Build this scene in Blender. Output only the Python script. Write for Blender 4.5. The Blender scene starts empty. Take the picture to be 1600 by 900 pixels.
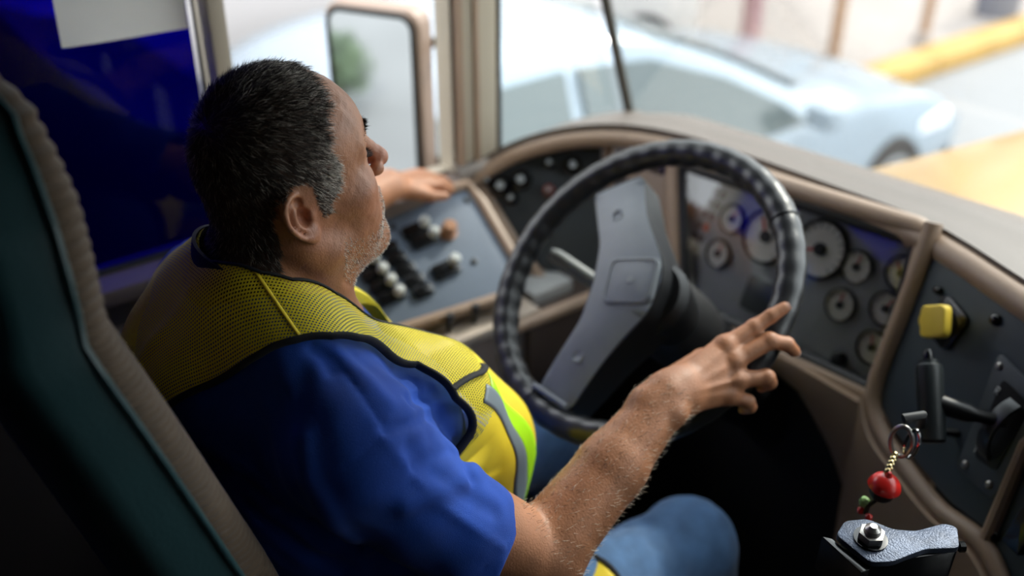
import bpy, bmesh, math, random
import numpy as np
from mathutils import Vector, Matrix

random.seed(7)
RNG = np.random.default_rng(11)
SC = bpy.context.scene
COL = SC.collection

# ------------------------------------------------------------------ camera
# bus coordinates: +Y = forward, +X = right-hand side of the bus, floor z = 0
cam_d = bpy.data.cameras.new('camera')
cam = bpy.data.objects.new('camera', cam_d)
COL.objects.link(cam)
SC.camera = cam
cam_d.sensor_width = 36.0
cam_d.lens = 36.0
cam_d.clip_start = 0.02
cam_d.clip_end = 300.0
cam.location = (0.953, -0.440, 1.731)
_d = Vector((-0.6824, 0.5332, -0.5))
cam.rotation_euler = _d.to_track_quat('-Z', 'Y').to_euler()
cam_d.dof.use_dof = True
cam_d.dof.focus_distance = 1.085
cam_d.dof.aperture_fstop = 1.9

# ------------------------------------------------------------------ sky, sun, exposure
W = bpy.data.worlds.new('sky')
SC.world = W
W.use_nodes = True
nt = W.node_tree
for n in list(nt.nodes):
    nt.nodes.remove(n)
wo = nt.nodes.new('ShaderNodeOutputWorld')
bg = nt.nodes.new('ShaderNodeBackground')
bg.inputs['Color'].default_value = (0.92, 0.96, 1.0, 1)
bg.inputs['Strength'].default_value = 4.1
nt.links.new(bg.outputs[0], wo.inputs[0])

sun_d = bpy.data.lights.new('sun', 'SUN')
sun = bpy.data.objects.new('sun', sun_d)
COL.objects.link(sun)
sun_d.energy = 3.2
sun_d.angle = math.radians(3.0)
sun_d.color = (1.0, 0.93, 0.82)
sun.rotation_euler = Vector((0.10, -0.75, -0.66)).to_track_quat('-Z', 'Y').to_euler()
sun.location = (0, 4, 8)

SC.view_settings.view_transform = 'Standard'
SC.view_settings.look = 'None'
SC.view_settings.gamma = 1.0
SC.view_settings.use_curve_mapping = False
SC.view_settings.exposure = 0.0

# ------------------------------------------------------------------ helpers
MATS = {}


def srgb(r, g, b):
    f = lambda c: c / 12.92 if c <= 0.04045 else ((c + 0.055) / 1.055) ** 2.4
    return (f(r / 255), f(g / 255), f(b / 255), 1.0)


def mat(name, col, rough=0.5, metal=0.0, var=0.0, vscale=6.0, bump=0.0, bscale=200.0,
        coat=0.0, spec=0.5, sheen=0.0, sss=0.0, attr=None, emit=None):
    """principled material with procedural colour variation and fine bump"""
    if name in MATS:
        return MATS[name]
    m = bpy.data.materials.new(name)
    m.use_nodes = True
    t = m.node_tree
    b = t.nodes['Principled BSDF']
    c = tuple(col[:3]) + (1.0,)
    b.inputs['Base Color'].default_value = c
    b.inputs['Roughness'].default_value = rough
    b.inputs['Metallic'].default_value = metal
    b.inputs['Specular IOR Level'].default_value = spec
    if coat:
        b.inputs['Coat Weight'].default_value = coat
        b.inputs['Coat Roughness'].default_value = 0.12
    if sheen:
        b.inputs['Sheen Weight'].default_value = sheen
        b.inputs['Sheen Roughness'].default_value = 0.5
    if sss:
        b.inputs['Subsurface Weight'].default_value = sss
        b.inputs['Subsurface Radius'].default_value = (0.008, 0.003, 0.0015)
        b.inputs['Subsurface Scale'].default_value = 1.0
    if emit:
        b.inputs['Emission Color'].default_value = tuple(emit[:3]) + (1.0,)
        b.inputs['Emission Strength'].default_value = emit[3]
    tc = t.nodes.new('ShaderNodeTexCoord')
    if attr:
        a = t.nodes.new('ShaderNodeAttribute')
        a.attribute_name = attr
        src = a.outputs['Color']
    else:
        src = None
    if var:
        nz = t.nodes.new('ShaderNodeTexNoise')
        nz.inputs['Scale'].default_value = vscale
        nz.inputs['Detail'].default_value = 4.0
        t.links.new(tc.outputs['Object'], nz.inputs['Vector'])
        mr = t.nodes.new('ShaderNodeMapRange')
        mr.inputs['From Min'].default_value = 0.3
        mr.inputs['From Max'].default_value = 0.7
        mr.inputs['To Min'].default_value = 1.0 - var
        mr.inputs['To Max'].default_value = 1.0 + var
        t.links.new(nz.outputs['Fac'], mr.inputs['Value'])
        vm = t.nodes.new('ShaderNodeVectorMath')
        vm.operation = 'SCALE'
        if src is None:
            vm.inputs[0].default_value = c[:3]
        else:
            t.links.new(src, vm.inputs[0])
        t.links.new(mr.outputs[0], vm.inputs['Scale'])
        t.links.new(vm.outputs[0], b.inputs['Base Color'])
    elif src is not None:
        t.links.new(src, b.inputs['Base Color'])
    if bump:
        n2 = t.nodes.new('ShaderNodeTexNoise')
        n2.inputs['Scale'].default_value = bscale
        n2.inputs['Detail'].default_value = 3.0
        t.links.new(tc.outputs['Object'], n2.inputs['Vector'])
        bp = t.nodes.new('ShaderNodeBump')
        bp.inputs['Strength'].default_value = bump
        bp.inputs['Distance'].default_value = 0.002
        t.links.new(n2.outputs['Fac'], bp.inputs['Height'])
        t.links.new(bp.outputs[0], b.inputs['Normal'])
    MATS[name] = m
    return m


def glass(name, tint=(1, 1, 1), refl=0.06, rough=0.0):
    """thin window pane: lets tinted light straight through, reflects a little"""
    if name in MATS:
        return MATS[name]
    m = bpy.data.materials.new(name)
    m.use_nodes = True
    t = m.node_tree
    t.nodes.remove(t.nodes['Principled BSDF'])
    out = t.nodes['Material Output']
    tr = t.nodes.new('ShaderNodeBsdfTransparent')
    tr.inputs['Color'].default_value = tuple(tint) + (1,)
    gl = t.nodes.new('ShaderNodeBsdfGlossy')
    gl.inputs['Roughness'].default_value = rough
    fr = t.nodes.new('ShaderNodeLayerWeight')
    fr.inputs['Blend'].default_value = 0.25
    mr = t.nodes.new('ShaderNodeMapRange')
    mr.inputs['To Min'].default_value = refl * 0.5
    mr.inputs['To Max'].default_value = min(1.0, refl * 6)
    t.links.new(fr.outputs['Fresnel'], mr.inputs['Value'])
    mx = t.nodes.new('ShaderNodeMixShader')
    t.links.new(mr.outputs[0], mx.inputs[0])
    t.links.new(tr.outputs[0], mx.inputs[1])
    t.links.new(gl.outputs[0], mx.inputs[2])
    t.links.new(mx.outputs[0], out.inputs['Surface'])
    MATS[name] = m
    return m


class B:
    """collects shapes (world coordinates) for one mesh"""

    def __init__(self):
        self.v = []
        self.f = []
        self.uv = None

    def add(self, vs, fs):
        o = len(self.v)
        self.v.extend([tuple(float(c) for c in p) for p in vs])
        self.f.extend([tuple(i + o for i in q) for q in fs])
        return self

    def addbm(self, bm):
        bm.verts.index_update()
        self.add([v.co[:] for v in bm.verts], [[v.index for v in f.verts] for f in bm.faces])
        bm.free()
        return self

    def box(self, c, size, axes=None, bev=0.0, seg=2):
        bm = bmesh.new()
        bmesh.ops.create_cube(bm, size=1.0)
        for v in bm.verts:
            v.co = Vector((v.co.x * size[0], v.co.y * size[1], v.co.z * size[2]))
        if bev > 0:
            bmesh.ops.bevel(bm, geom=list(bm.edges), offset=bev, segments=seg, profile=0.6, affect='EDGES')
        A = Matrix(axes).transposed() if axes is not None else Matrix.Identity(3)
        c = Vector(c)
        for v in bm.verts:
            v.co = A @ v.co + c
        return self.addbm(bm)

    def mm(self, x0, x1, y0, y1, z0, z1, bev=0.0):
        return self.box(((x0 + x1) / 2, (y0 + y1) / 2, (z0 + z1) / 2), (x1 - x0, y1 - y0, z1 - z0), None, bev)

    def prism(self, poly, fr, depth, bev=0.0, seg=2):
        """poly in frame plane, extruded from n=0 to n=-depth; front edge bevelled"""
        bm = bmesh.new()
        top = [bm.verts.new(fr.p(a, b, 0)) for a, b in poly]
        bot = [bm.verts.new(fr.p(a, b, -depth)) for a, b in poly]
        k = len(poly)
        ft = bm.faces.new(top)
        bm.faces.new(bot[::-1])
        for i in range(k):
            j = (i + 1) % k
            bm.faces.new((top[j], top[i], bot[i], bot[j]))
        bmesh.ops.recalc_face_normals(bm, faces=bm.faces)
        if bev > 0:
            bmesh.ops.bevel(bm, geom=list(ft.edges), offset=bev, segments=seg, profile=0.6, affect='EDGES')
        return self.addbm(bm)

    def tube(self, pts, r, seg=10, closed=False, flat=1.0, up=None):
        """round (or flattened) tube along points; r number or list"""
        P = np.array(pts, float)
        n = len(P)
        rr = np.full(n, r, float) if np.isscalar(r) else np.array(r, float)
        T = np.zeros_like(P)
        for i in range(n):
            a = P[(i - 1) % n] if (closed or i > 0) else P[i]
            b = P[(i + 1) % n] if (closed or i < n - 1) else P[i]
            T[i] = (b - a) / max(1e-9, np.linalg.norm(b - a))
        u = np.array(up if up is not None else (0, 0, 1.0), float)
        if up is None and abs(T[0] @ u) > 0.9:
            u = np.array((1.0, 0, 0))
        vs, fs = [], []
        for i in range(n):
            a = np.cross(T[i], u)
            a /= max(1e-9, np.linalg.norm(a))
            b = np.cross(a, T[i])
            if up is None:
                u = b
            for k in range(seg):
                q = 2 * math.pi * k / seg
                vs.append(P[i] + rr[i] * (a * math.cos(q) + b * math.sin(q) * flat))
        m = n if closed else n - 1
        for i in range(m):
            for k in range(seg):
                k2 = (k + 1) % seg
                j = (i + 1) % n
                fs.append((i * seg + k, i * seg + k2, j * seg + k2, j * seg + k))
        if not closed:
            fs.append(tuple(range(seg))[::-1])
            fs.append(tuple((n - 1) * seg + k for k in range(seg)))
        return self.add(vs, fs)

    def lathe(self, prof, fr, seg=24):
        """profile of (radius, height along frame normal)"""
        vs, fs = [], []
        for (r, h) in prof:
            for k in range(seg):
                q = 2 * math.pi * k / seg
                vs.append(fr.p(r * math.cos(q), r * math.sin(q), h))
        for i in range(len(prof) - 1):
            for k in range(seg):
                k2 = (k + 1) % seg
                fs.append((i * seg + k, i * seg + k2, (i + 1) * seg + k2, (i + 1) * seg + k))
        fs.append(tuple(range(seg))[::-1])
        fs.append(tuple((len(prof) - 1) * seg + k for k in range(seg)))
        return self.add(vs, fs)

    def grid(self, G, closed_u=False):
        """G[i][j] points"""
        G = np.array(G, float)
        a, b = G.shape[:2]
        fs = []
        for i in range(a - 1):
            for j in range(b if closed_u else b - 1):
                j2 = (j + 1) % b
                fs.append((i * b + j, i * b + j2, (i + 1) * b + j2, (i + 1) * b + j))
        return self.add(G.reshape(-1, 3), fs)

    def sheet(self, G, th, side=1.0):
        """grid given a thickness"""
        G = np.array(G, float)
        a, b = G.shape[:2]
        du = np.gradient(G, axis=0)
        dv = np.gradient(G, axis=1)
        N = np.cross(du, dv)
        N /= np.maximum(1e-9, np.linalg.norm(N, axis=2, keepdims=True))
        H = G - N * th * side
        o = len(self.v)
        self.grid(G)
        k = a * b
        fs = []
        for i in range(a - 1):
            for j in range(b - 1):
                fs.append((k + i * b + j, k + (i + 1) * b + j, k + (i + 1) * b + j + 1, k + i * b + j + 1))
        rim = [(0, j) for j in range(b)] + [(i, b - 1) for i in range(1, a)] + \
              [(a - 1, j) for j in range(b - 2, -1, -1)] + [(i, 0) for i in range(a - 2, 0, -1)]
        for q in range(len(rim)):
            i0, j0 = rim[q]
            i1, j1 = rim[(q + 1) % len(rim)]
            A0, A1 = i0 * b + j0, i1 * b + j1
            fs.append((A1, A0, A0 + k, A1 + k))
        self.v.extend([tuple(p) for p in H.reshape(-1, 3)])
        self.f.extend([tuple(x + o for x in q) for q in fs])
        return self

    def build(self, name, m, parent=None, **kw):
        return obj(name, self.v, self.f, m, parent, **kw)


class Fr:
    """frame: origin, axes u, v, n"""

    def __init__(self, o, u, n):
        self.o = np.array(o, float)
        self.n = np.array(n, float) / np.linalg.norm(n)
        u = np.array(u, float)
        u = u - self.n * (u @ self.n)
        self.u = u / np.linalg.norm(u)
        self.v = np.cross(self.n, self.u)

    def p(self, a, b, c=0.0):
        return self.o + self.u * a + self.v * b + self.n * c

    def at(self, a, b, c=0.0):
        f = Fr(self.o, self.u, self.n)
        f.o = self.p(a, b, c)
        return f

    def rot(self, ang):
        f = Fr(self.o, self.u, self.n)
        f.u = self.u * math.cos(ang) + self.v * math.sin(ang)
        f.v = np.cross(f.n, f.u)
        return f

    def loc(self, p):
        q = np.array(p) - self.o
        return q @ self.u, q @ self.v, q @ self.n

    @property
    def axes(self):
        return [tuple(self.u), tuple(self.v), tuple(self.n)]


def wloc(o):
    p = Vector(o.location)
    while o.parent:
        o = o.parent
        p = p + Vector(o.location)
    return p


def tag(o, label=None, cat=None, group=None, kind=None):
    if label:
        o['label'] = label
    if cat:
        o['category'] = cat
    if group:
        o['group'] = group
    if kind:
        o['kind'] = kind
    return o


def obj(name, v, f, m, parent=None, smooth=35, label=None, cat=None, group=None, kind=None, colors=None, uv=None):
    V = np.array(v, float)
    base = np.array([(V[:, 0].min() + V[:, 0].max()) / 2, (V[:, 1].min() + V[:, 1].max()) / 2, V[:, 2].min()])
    me = bpy.data.meshes.new(name)
    Vl = V - base
    if isinstance(f, np.ndarray):
        k = f.shape[1]
        me.vertices.add(len(Vl))
        me.vertices.foreach_set('co', Vl.astype(np.float32).ravel())
        me.loops.add(f.size)
        me.loops.foreach_set('vertex_index', f.astype(np.int32).ravel())
        me.polygons.add(len(f))
        me.polygons.foreach_set('loop_start', np.arange(0, f.size, k, dtype=np.int32))
        me.update(calc_edges=True)
    else:
        me.from_pydata(Vl.tolist(), [], f)
        bm = bmesh.new()
        bm.from_mesh(me)
        bmesh.ops.recalc_face_normals(bm, faces=bm.faces)
        bm.to_mesh(me)
        bm.free()
    if colors is not None:
        ca = me.color_attributes.new('tint', 'FLOAT_COLOR', 'POINT')
        c4 = np.ones((len(Vl), 4), np.float32)
        c4[:, :3] = colors
        ca.data.foreach_set('color', c4.ravel())
    if uv is not None:
        ul = me.uv_layers.new(name='UVMap')
        li = np.empty(len(me.loops), np.int32)
        me.loops.foreach_get('vertex_index', li)
        ul.data.foreach_set('uv', np.asarray(uv, np.float32)[li].ravel())
    if smooth:
        me.shade_smooth()
        if smooth < 180:
            me.set_sharp_from_angle(angle=math.radians(smooth))
    me.materials.append(m)
    o = bpy.data.objects.new(name, me)
    COL.objects.link(o)
    if parent is not None:
        o.parent = parent
        o.location = Vector(base) - wloc(parent)
    else:
        o.location = base
    return tag(o, label, cat, group, kind)


def thing(name, loc, label, cat, group=None, kind=None):
    o = bpy.data.objects.new(name, None)
    o.empty_display_size = 0.05
    COL.objects.link(o)
    o.location = loc
    return tag(o, label, cat, group, kind)


def copy_part(src, parent, offset, name=None):
    """a copied part sharing mesh data, shifted by offset (world)"""
    c = src.copy()
    COL.objects.link(c)
    c.parent = parent
    w = wloc(src) + Vector(offset)
    c.location = w - wloc(parent) if parent is not None else w
    return c


def rrect(w, h, r, n=4):
    pts = []
    for cx, cy, a0 in ((w / 2 - r, h / 2 - r, 0), (-w / 2 + r, h / 2 - r, 90), (-w / 2 + r, -h / 2 + r, 180), (w / 2 - r, -h / 2 + r, 270)):
        for k in range(n + 1):
            a = math.radians(a0 + 90 * k / n)
            pts.append((cx + r * math.cos(a), cy + r * math.sin(a)))
    return pts


def round_poly(poly, r, n=4):
    """round the corners of a 2-D polygon"""
    out = []
    k = len(poly)
    for i in range(k):
        p = np.array(poly[i], float)
        a = np.array(poly[i - 1], float)
        b = np.array(poly[(i + 1) % k], float)
        da, db = a - p, b - p
        la, lb = np.linalg.norm(da), np.linalg.norm(db)
        rr = min(r, la * 0.45, lb * 0.45)
        s, e = p + da / la * rr, p + db / lb * rr
        for q in range(n + 1):
            t = q / n
            out.append(tuple((1 - t) ** 2 * s + 2 * t * (1 - t) * p + t * t * e))
    return out


def smooth_path(pts, n=8, closed=False):
    """Catmull-Rom through points"""
    P = [np.array(p, float) for p in pts]
    k = len(P)
    out = []
    rng = range(k) if closed else range(k - 1)
    for i in rng:
        p0 = P[(i - 1) % k] if (closed or i > 0) else 2 * P[0] - P[1]
        p1, p2 = P[i], P[(i + 1) % k]
        p3 = P[(i + 2) % k] if (closed or i < k - 2) else 2 * P[-1] - P[-2]
        for q in range(n):
            t = q / n
            out.append(0.5 * (2 * p1 + (p2 - p0) * t + (2 * p0 - 5 * p1 + 4 * p2 - p3) * t * t + (3 * p1 - p0 - 3 * p2 + p3) * t ** 3))
    if not closed:
        out.append(P[-1])
    return out
# ------------------------------------------------------------------ materials
TAN = mat('tan_plastic', srgb(156, 132, 112), 0.42, var=0.08, vscale=9, bump=0.15, bscale=900)
TANTOP = mat('taupe_soft_pad', srgb(98, 88, 80), 0.45, var=0.06, vscale=7, bump=0.12, bscale=700)
BEIGE = mat('beige_paint', srgb(180, 170, 152), 0.45, var=0.06, vscale=4)
GREYWALL = mat('grey_wall_panel', srgb(120, 108, 104), 0.6, var=0.1, vscale=5, bump=0.1, bscale=300)
BLACKRUB = mat('black_rubber', srgb(22, 24, 24), 0.6, var=0.1)
FLOORM = mat('dark_rubber_floor', srgb(26, 26, 28), 0.75, var=0.2, vscale=10, bump=0.3, bscale=120)
CEIL = mat('ceiling_panel', srgb(70, 70, 68), 0.7, var=0.05)
DARKWALL = mat('dark_back_panel', srgb(34, 36, 40), 0.7, var=0.1)
CLEAR = glass('clear_glass', (0.96, 0.98, 0.97), 0.05)
BLUETINT = glass('deep_blue_tinted_glass', (0.032, 0.020, 0.40), 0.02)

XL, XR = -0.55, 1.85          # inner faces of the side walls
ZW = 0.93                     # window sill height
ZT = 1.78                     # window head height
ZC = 2.02                     # ceiling

# ------------------------------------------------------------------ bus shell
b = B().mm(XL, XR, -3.2, 1.12, -0.06, 0.0)
b.build('floor', FLOORM, kind='structure', label='dark rubber bus floor', cat='floor')
b = B().mm(XL - 0.06, XR + 0.06, -3.2, 0.71, ZC, ZC + 0.05)
b.build('ceiling', CEIL, kind='structure', label='grey bus ceiling panel', cat='ceiling')
b = B().mm(XL, XR, -3.26, -3.2, -0.06, ZC + 0.05)
b.build('wall_back', DARKWALL, kind='structure', label='dark bulkhead at the rear of the cab', cat='wall')

b = B()
b.mm(XL - 0.06, XL, -3.2, 1.12, -0.06, ZW - 0.03)               # below the windows
b.mm(XL - 0.06, XL, -3.2, 0.95, ZT, ZC)                          # above the windows
b.mm(XL - 0.06, XL, -3.2, -0.85, ZW - 0.03, ZT)                  # solid behind the driver
wl = b.build('wall_left', mat('dark_grey_side_panel', srgb(66, 60, 60), 0.65, var=0.1, vscale=5), kind='structure', label='grey side wall under the driver window', cat='wall')
# rail and ledge of the side wall
B().tube([(XL + 0.004, -0.85, 0.835), (XL + 0.004, 0.56, 0.835)], 0.012, 8).build('rail', GREYWALL, wl)

# right wall with the folding entrance door in front
b = B()
b.mm(XR, XR + 0.06, -3.2, 0.64, -0.06, ZC)
b.mm(XR, XR + 0.06, 0.95, 1.12, -0.06, ZC)
b.build('wall_right', DARKWALL, kind='structure', label='dark side wall on the passenger side', cat='wall')
d1 = thing('door_1', (XR + 0.03, 0.80, 0.0), 'folding bus entrance door with glass panes', 'door', kind='structure')
b = B()
for y in (0.64, 0.775, 0.91):
    b.mm(XR + 0.01, XR + 0.05, y, y + 0.04, 0.0, ZC)
for z in (0.0, 0.55, 1.94):
    b.mm(XR + 0.01, XR + 0.05, 0.68, 0.91, z, z + 0.06)
b.build('door_frame', BLACKRUB, d1)
for (y0, y1) in ((0.68, 0.775), (0.815, 0.91)):
    for (z0, z1) in ((0.06, 0.55), (0.61, 1.94)):
        B().mm(XR + 0.028, XR + 0.032, y0, y1, z0, z1).build('pane', CLEAR, d1)

# sill trim along the driver's window
b = B()
b.box((XL - 0.015, -0.13, ZW - 0.014), (0.10, 1.46, 0.03), None, 0.008)
b.build('trim_1', GREYWALL, kind='structure', label='grey window sill ledge beside the driver', cat='trim')

# window_1: fixed rear pane, deep blue tint
w1 = thing('window_1', (XL - 0.03, -0.35, ZW), 'dark blue tinted side window behind the driver', 'window', kind='structure')
B().mm(XL - 0.034, XL - 0.028, -0.85, 0.130, ZW, ZT).build('pane', BLUETINT, w1)
b = B()
b.tube([(XL - 0.030, -0.84, ZW + 0.004), (XL - 0.030, 0.140, ZW + 0.004), (XL - 0.030, 0.140, ZT), (XL - 0.030, -0.84, ZT)], 0.010, 8, True)
b.build('gasket', BLACKRUB, w1)
# window_2: sliding driver window, standing open
w2 = thing('window_2', (XL - 0.03, 0.385, ZW), 'open driver side window in a pale frame', 'window', kind='structure')
b = B()
b.mm(XL - 0.05, XL - 0.01, 0.172, 0.598, ZT - 0.03, ZT)
b.mm(XL - 0.05, XL - 0.02, 0.172, 0.598, ZW - 0.002, ZW + 0.006)
b.build('window_track', BEIGE, w2)
# trim_2: post between the windows, trim_3: front corner post
b = B()
b.mm(XL - 0.055, XL + 0.008, 0.148, 0.176, ZW, ZT, 0.004)
t2 = b.build('trim_2', BEIGE, kind='structure', label='narrow pale post between the side windows', cat='trim')
b = B()
b.mm(XL - 0.06, XL + 0.012, 0.598, 0.690, ZW - 0.03, ZC, 0.006)
t3 = b.build('trim_3', BEIGE, kind='structure', label='broad pale corner post ahead of the driver window', cat='trim')
b = B()
b.mm(XL + 0.012, XL + 0.016, 0.634, 0.646, ZW, ZT, 0.001)
b.build('groove_strip', TAN, t3)
b = B()
b.mm(XL - 0.01, XL + 0.015, 0.598, 0.612, ZW - 0.02, ZT, 0.003)
b.build('edge_strip', TAN, t3)

# window_3: quarter glass with a raked front edge
def yrake(z):
    return 1.062 - 0.335 * (z - 0.935)

w3 = thing('window_3', (XL - 0.03, 0.85, ZW), 'narrow quarter window between corner post and windshield', 'window', kind='structure')
q = [(XL - 0.03, 0.70, ZW), (XL - 0.03, yrake(ZW) - 0.01, ZW), (XL - 0.03, yrake(ZT) - 0.01, ZT), (XL - 0.03, 0.70, ZT)]
vs = [np.array(p) + np.array((s * 0.002, 0, 0)) for s in (-1, 1) for p in q]
B().add(vs, [(0, 1, 2, 3), (7, 6, 5, 4), (0, 4, 5, 1), (1, 5, 6, 2), (2, 6, 7, 3), (3, 7, 4, 0)]).build('pane', CLEAR, w3, smooth=0)
B().tube([(XL + 0.004, 0.697, ZW - 0.02), (XL + 0.004, 0.697, ZT)], 0.007, 8).build('gasket', BLACKRUB, w3)

# window_4: windshield, raked, across the whole front
w4 = thing('window_4', (0.65, 1.03, ZW), 'wide raked windshield with dark gasket', 'window', kind='structure')
q = [(XL, yrake(ZW), ZW), (XR, yrake(ZW), ZW), (XR, yrake(ZC), ZC), (XL, yrake(ZC), ZC)]
vs = [np.array(p) + np.array((0, s * 0.002, 0)) for s in (-1, 1) for p in q]
B().add(vs, [(0, 1, 2, 3), (7, 6, 5, 4), (0, 4, 5, 1), (1, 5, 6, 2), (2, 6, 7, 3), (3, 7, 4, 0)]).build('pane', CLEAR, w4, smooth=0)
b = B().tube([(XL, yrake(ZW - 0.02), ZW - 0.02), (XL, yrake(ZT), ZT), (XL, yrake(ZC), ZC)], 0.0105, 8)
b.build('gasket', mat('dark_gasket', srgb(58, 54, 46), 0.6), w4)
# unseen roof cap above the windshield, added to cut light from above
G = [[(x, y, z) for (y, z) in ((0.70, ZC), (0.75, 1.95), (0.785, 1.84), (0.795, 1.74))] for x in np.linspace(XL - 0.06, XR + 0.06, 6)]
B().sheet(G, 0.03, 1).build('trim_4', CEIL, kind='structure', label='added grey roof cap above the windshield, cuts light from above', cat='trim')
# front wall under the windshield and the roof strip above
b = B()
b.mm(XL - 0.06, XR + 0.06, 1.12, 1.16, -0.06, 0.86)
b.build('wall_front', DARKWALL, kind='structure', label='dark fire wall under the windshield', cat='wall')

# ------------------------------------------------------------------ outside
ROAD = mat('pale_asphalt', srgb(132, 132, 134), 0.85, var=0.10, vscale=0.8, bump=0.2, bscale=60)
PAVE = mat('pale_pavement', srgb(154, 145, 140), 0.85, var=0.08, vscale=1.2)
KERBY = mat('yellow_kerb_paint', srgb(176, 140, 76), 0.7, var=0.12, vscale=3)
ZG = -1.05
b = B().mm(-40, 30, -30, 40, ZG - 0.1, ZG)
b.build('road', ROAD, kind='structure', label='pale grey sunlit road beside the bus', cat='road')
b = B().mm(-14, -3.72, 4.6, 34, ZG, ZG + 0.13)
b.build('pavement', PAVE, kind='structure', label='pale pavement beyond the yellow kerb', cat='pavement')
kerb = thing('kerb', (-3.6, 12, ZG), 'yellow painted kerb along the far pavement', 'kerb', kind='structure')
for k in range(12):
    y0 = 4.6 + k * 1.5
    B().mm(-3.74, -3.46, y0, y0 + 1.485, ZG, ZG + 0.16, 0.02).build('kerb_stone', KERBY, kerb)

WALLP = mat('pale_building_render', srgb(160, 151, 148), 0.85, var=0.06, vscale=0.6)
b = B()
b.mm(-9.2, -8.9, -2, 34, ZG, 5.0)
bld = b.build('building', WALLP, label='pale rendered building behind the pavement', cat='building')
for k in range(7):
    y0 = 4.2 + k * 3.2
    B().mm(-8.92, -8.86, y0, y0 + 1.3, ZG + 1.2, ZG + 3.0, 0.01).build('window', mat('dim_window', srgb(150, 160, 170), 0.2), bld)

PINK = mat('dusty_pink_paint', srgb(170, 136, 138), 0.7, var=0.08)
BROWNP = mat('brown_painted_post', srgb(150, 118, 92), 0.7, var=0.1)
posts = [((-4.39, 6.21), 0.085, PINK, 'thick dusty pink post nearest the parked car'),
         ((-3.90, 6.69), 0.05, BROWNP, 'slim tan post right behind the yellow kerb'),
         ((-3.84, 7.90), 0.045, BROWNP, 'slim tan post furthest along the yellow kerb')]
for (x, y), r_, m_, lab in posts:
    t = thing('street_post', (x, y, ZG + 0.13), lab, 'post')
    B().lathe([(r_, 0), (r_, 2.9), (r_ * 0.9, 2.95)], Fr((x, y, ZG + 0.13), (1, 0, 0), (0, 0, 1)), 16).build('shaft', m_, t)
    B().lathe([(r_ * 1.9, 0), (r_ * 1.9, 0.05), (r_ * 1.2, 0.10)], Fr((x, y, ZG + 0.13), (1, 0, 0), (0, 0, 1)), 16).build('foot_plate', mat('grey_post_base', srgb(150, 140, 134), 0.7), t)

# dark motorbike-like bin at the far pavement
t = thing('litter_bin', (-3.95, 9.3, ZG + 0.13), 'dark grey litter bin on the far pavement', 'bin')
B().lathe([(0.20, 0), (0.23, 0.55), (0.23, 0.6)], Fr((-3.95, 9.3, ZG + 0.13), (1, 0, 0), (0, 0, 1)), 18).build('drum', mat('bin_grey', srgb(110, 110, 118), 0.6), t)
B().lathe([(0.25, 0.6), (0.25, 0.64), (0.16, 0.72)], Fr((-3.95, 9.3, ZG + 0.13), (1, 0, 0), (0, 0, 1)), 18).build('lid', mat('bin_lid', srgb(84, 84, 92), 0.5), t)

# --- silver hatchback in the next lane
SIL = mat('pale_silver_blue_car_paint', srgb(150, 164, 176), 0.25, metal=0.15, coat=0.6)
CARGL = mat('car_window_glass', srgb(86, 98, 100), 0.08, spec=0.8)
TYRE = mat('tyre_rubber', srgb(30, 30, 32), 0.8)
ALLOY = mat('alloy_wheel', srgb(170, 174, 178), 0.3, metal=0.8)
car = thing('parked_car', (-2.85, 3.2, ZG), 'pale silver-blue hatchback in the next lane', 'car')
# side profile (y, z above ground) of the body, front at large y
top = [(1.02, 0.62), (1.06, 1.05), (1.25, 1.36), (1.65, 1.50), (2.25, 1.53), (2.75, 1.49), (3.30, 1.32), (3.95, 1.02),
       (4.40, 0.92), (4.95, 0.82), (5.30, 0.64), (5.42, 0.38)]
tp = smooth_path([(p[0], p[1], 0) for p in top], 5)
sect = []
for p in tp:
    y, z = p[0], p[1]
    s = (y - 1.02) / 4.4
    taper = 1.0 - 0.10 * max(0, (s - 0.72) / 0.28) ** 2 - 0.06 * max(0, (0.12 - s) / 0.12)
    hw = 0.86 * taper
    low = 0.22 + 0.05 * abs(2 * s - 1) ** 3
    belt = min(z - 0.02, 0.90)
    rw = hw - 0.05 - 0.30 * max(0.0, z - 0.93)
    prof = [(hw * 0.92, low), (hw, low + 0.14), (hw, low + 0.3), (hw * 0.985, belt - 0.05), (hw * 0.955, belt), (rw * 0.97, max(z - 0.07, belt)), (rw * 0.86, z - 0.015), (rw * 0.5, z + 0.012), (0, z + 0.02)]
    ring = [(-2.85 + a, y, ZG + c) for a, c in prof] + [(-2.85 - a, y, ZG + c) for a, c in prof[-2::-1]]
    sect.append(ring)
b = B().grid(sect)
n_ = len(sect[0])
b.f.append(tuple(range(n_)))
b.f.append(tuple((len(sect) - 1) * n_ + k for k in range(n_))[::-1])
b.build('body', SIL, car, smooth=50)
def car_side(poly, m_, nm, sgn=1, th=0.02):
    pts = []
    for y, z in poly:
        hw = 0.86 * 0.955
        x = hw - 0.05 * 0 - max(0, z - 0.93) * 0.36 + 0.012
        pts.append((x, y, z))
    vs = [(-2.85 + sgn * x, y, ZG + z) for x, y, z in pts] + [(-2.85 + sgn * (x - th), y, ZG + z) for x, y, z in pts]
    k = len(pts)
    fs = [tuple(range(k)), tuple(range(2 * k - 1, k - 1, -1))] + [(i, (i + 1) % k, (i + 1) % k + k, i + k) for i in range(k)]
    return B().add(vs, fs).build(nm, m_, car)
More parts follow.
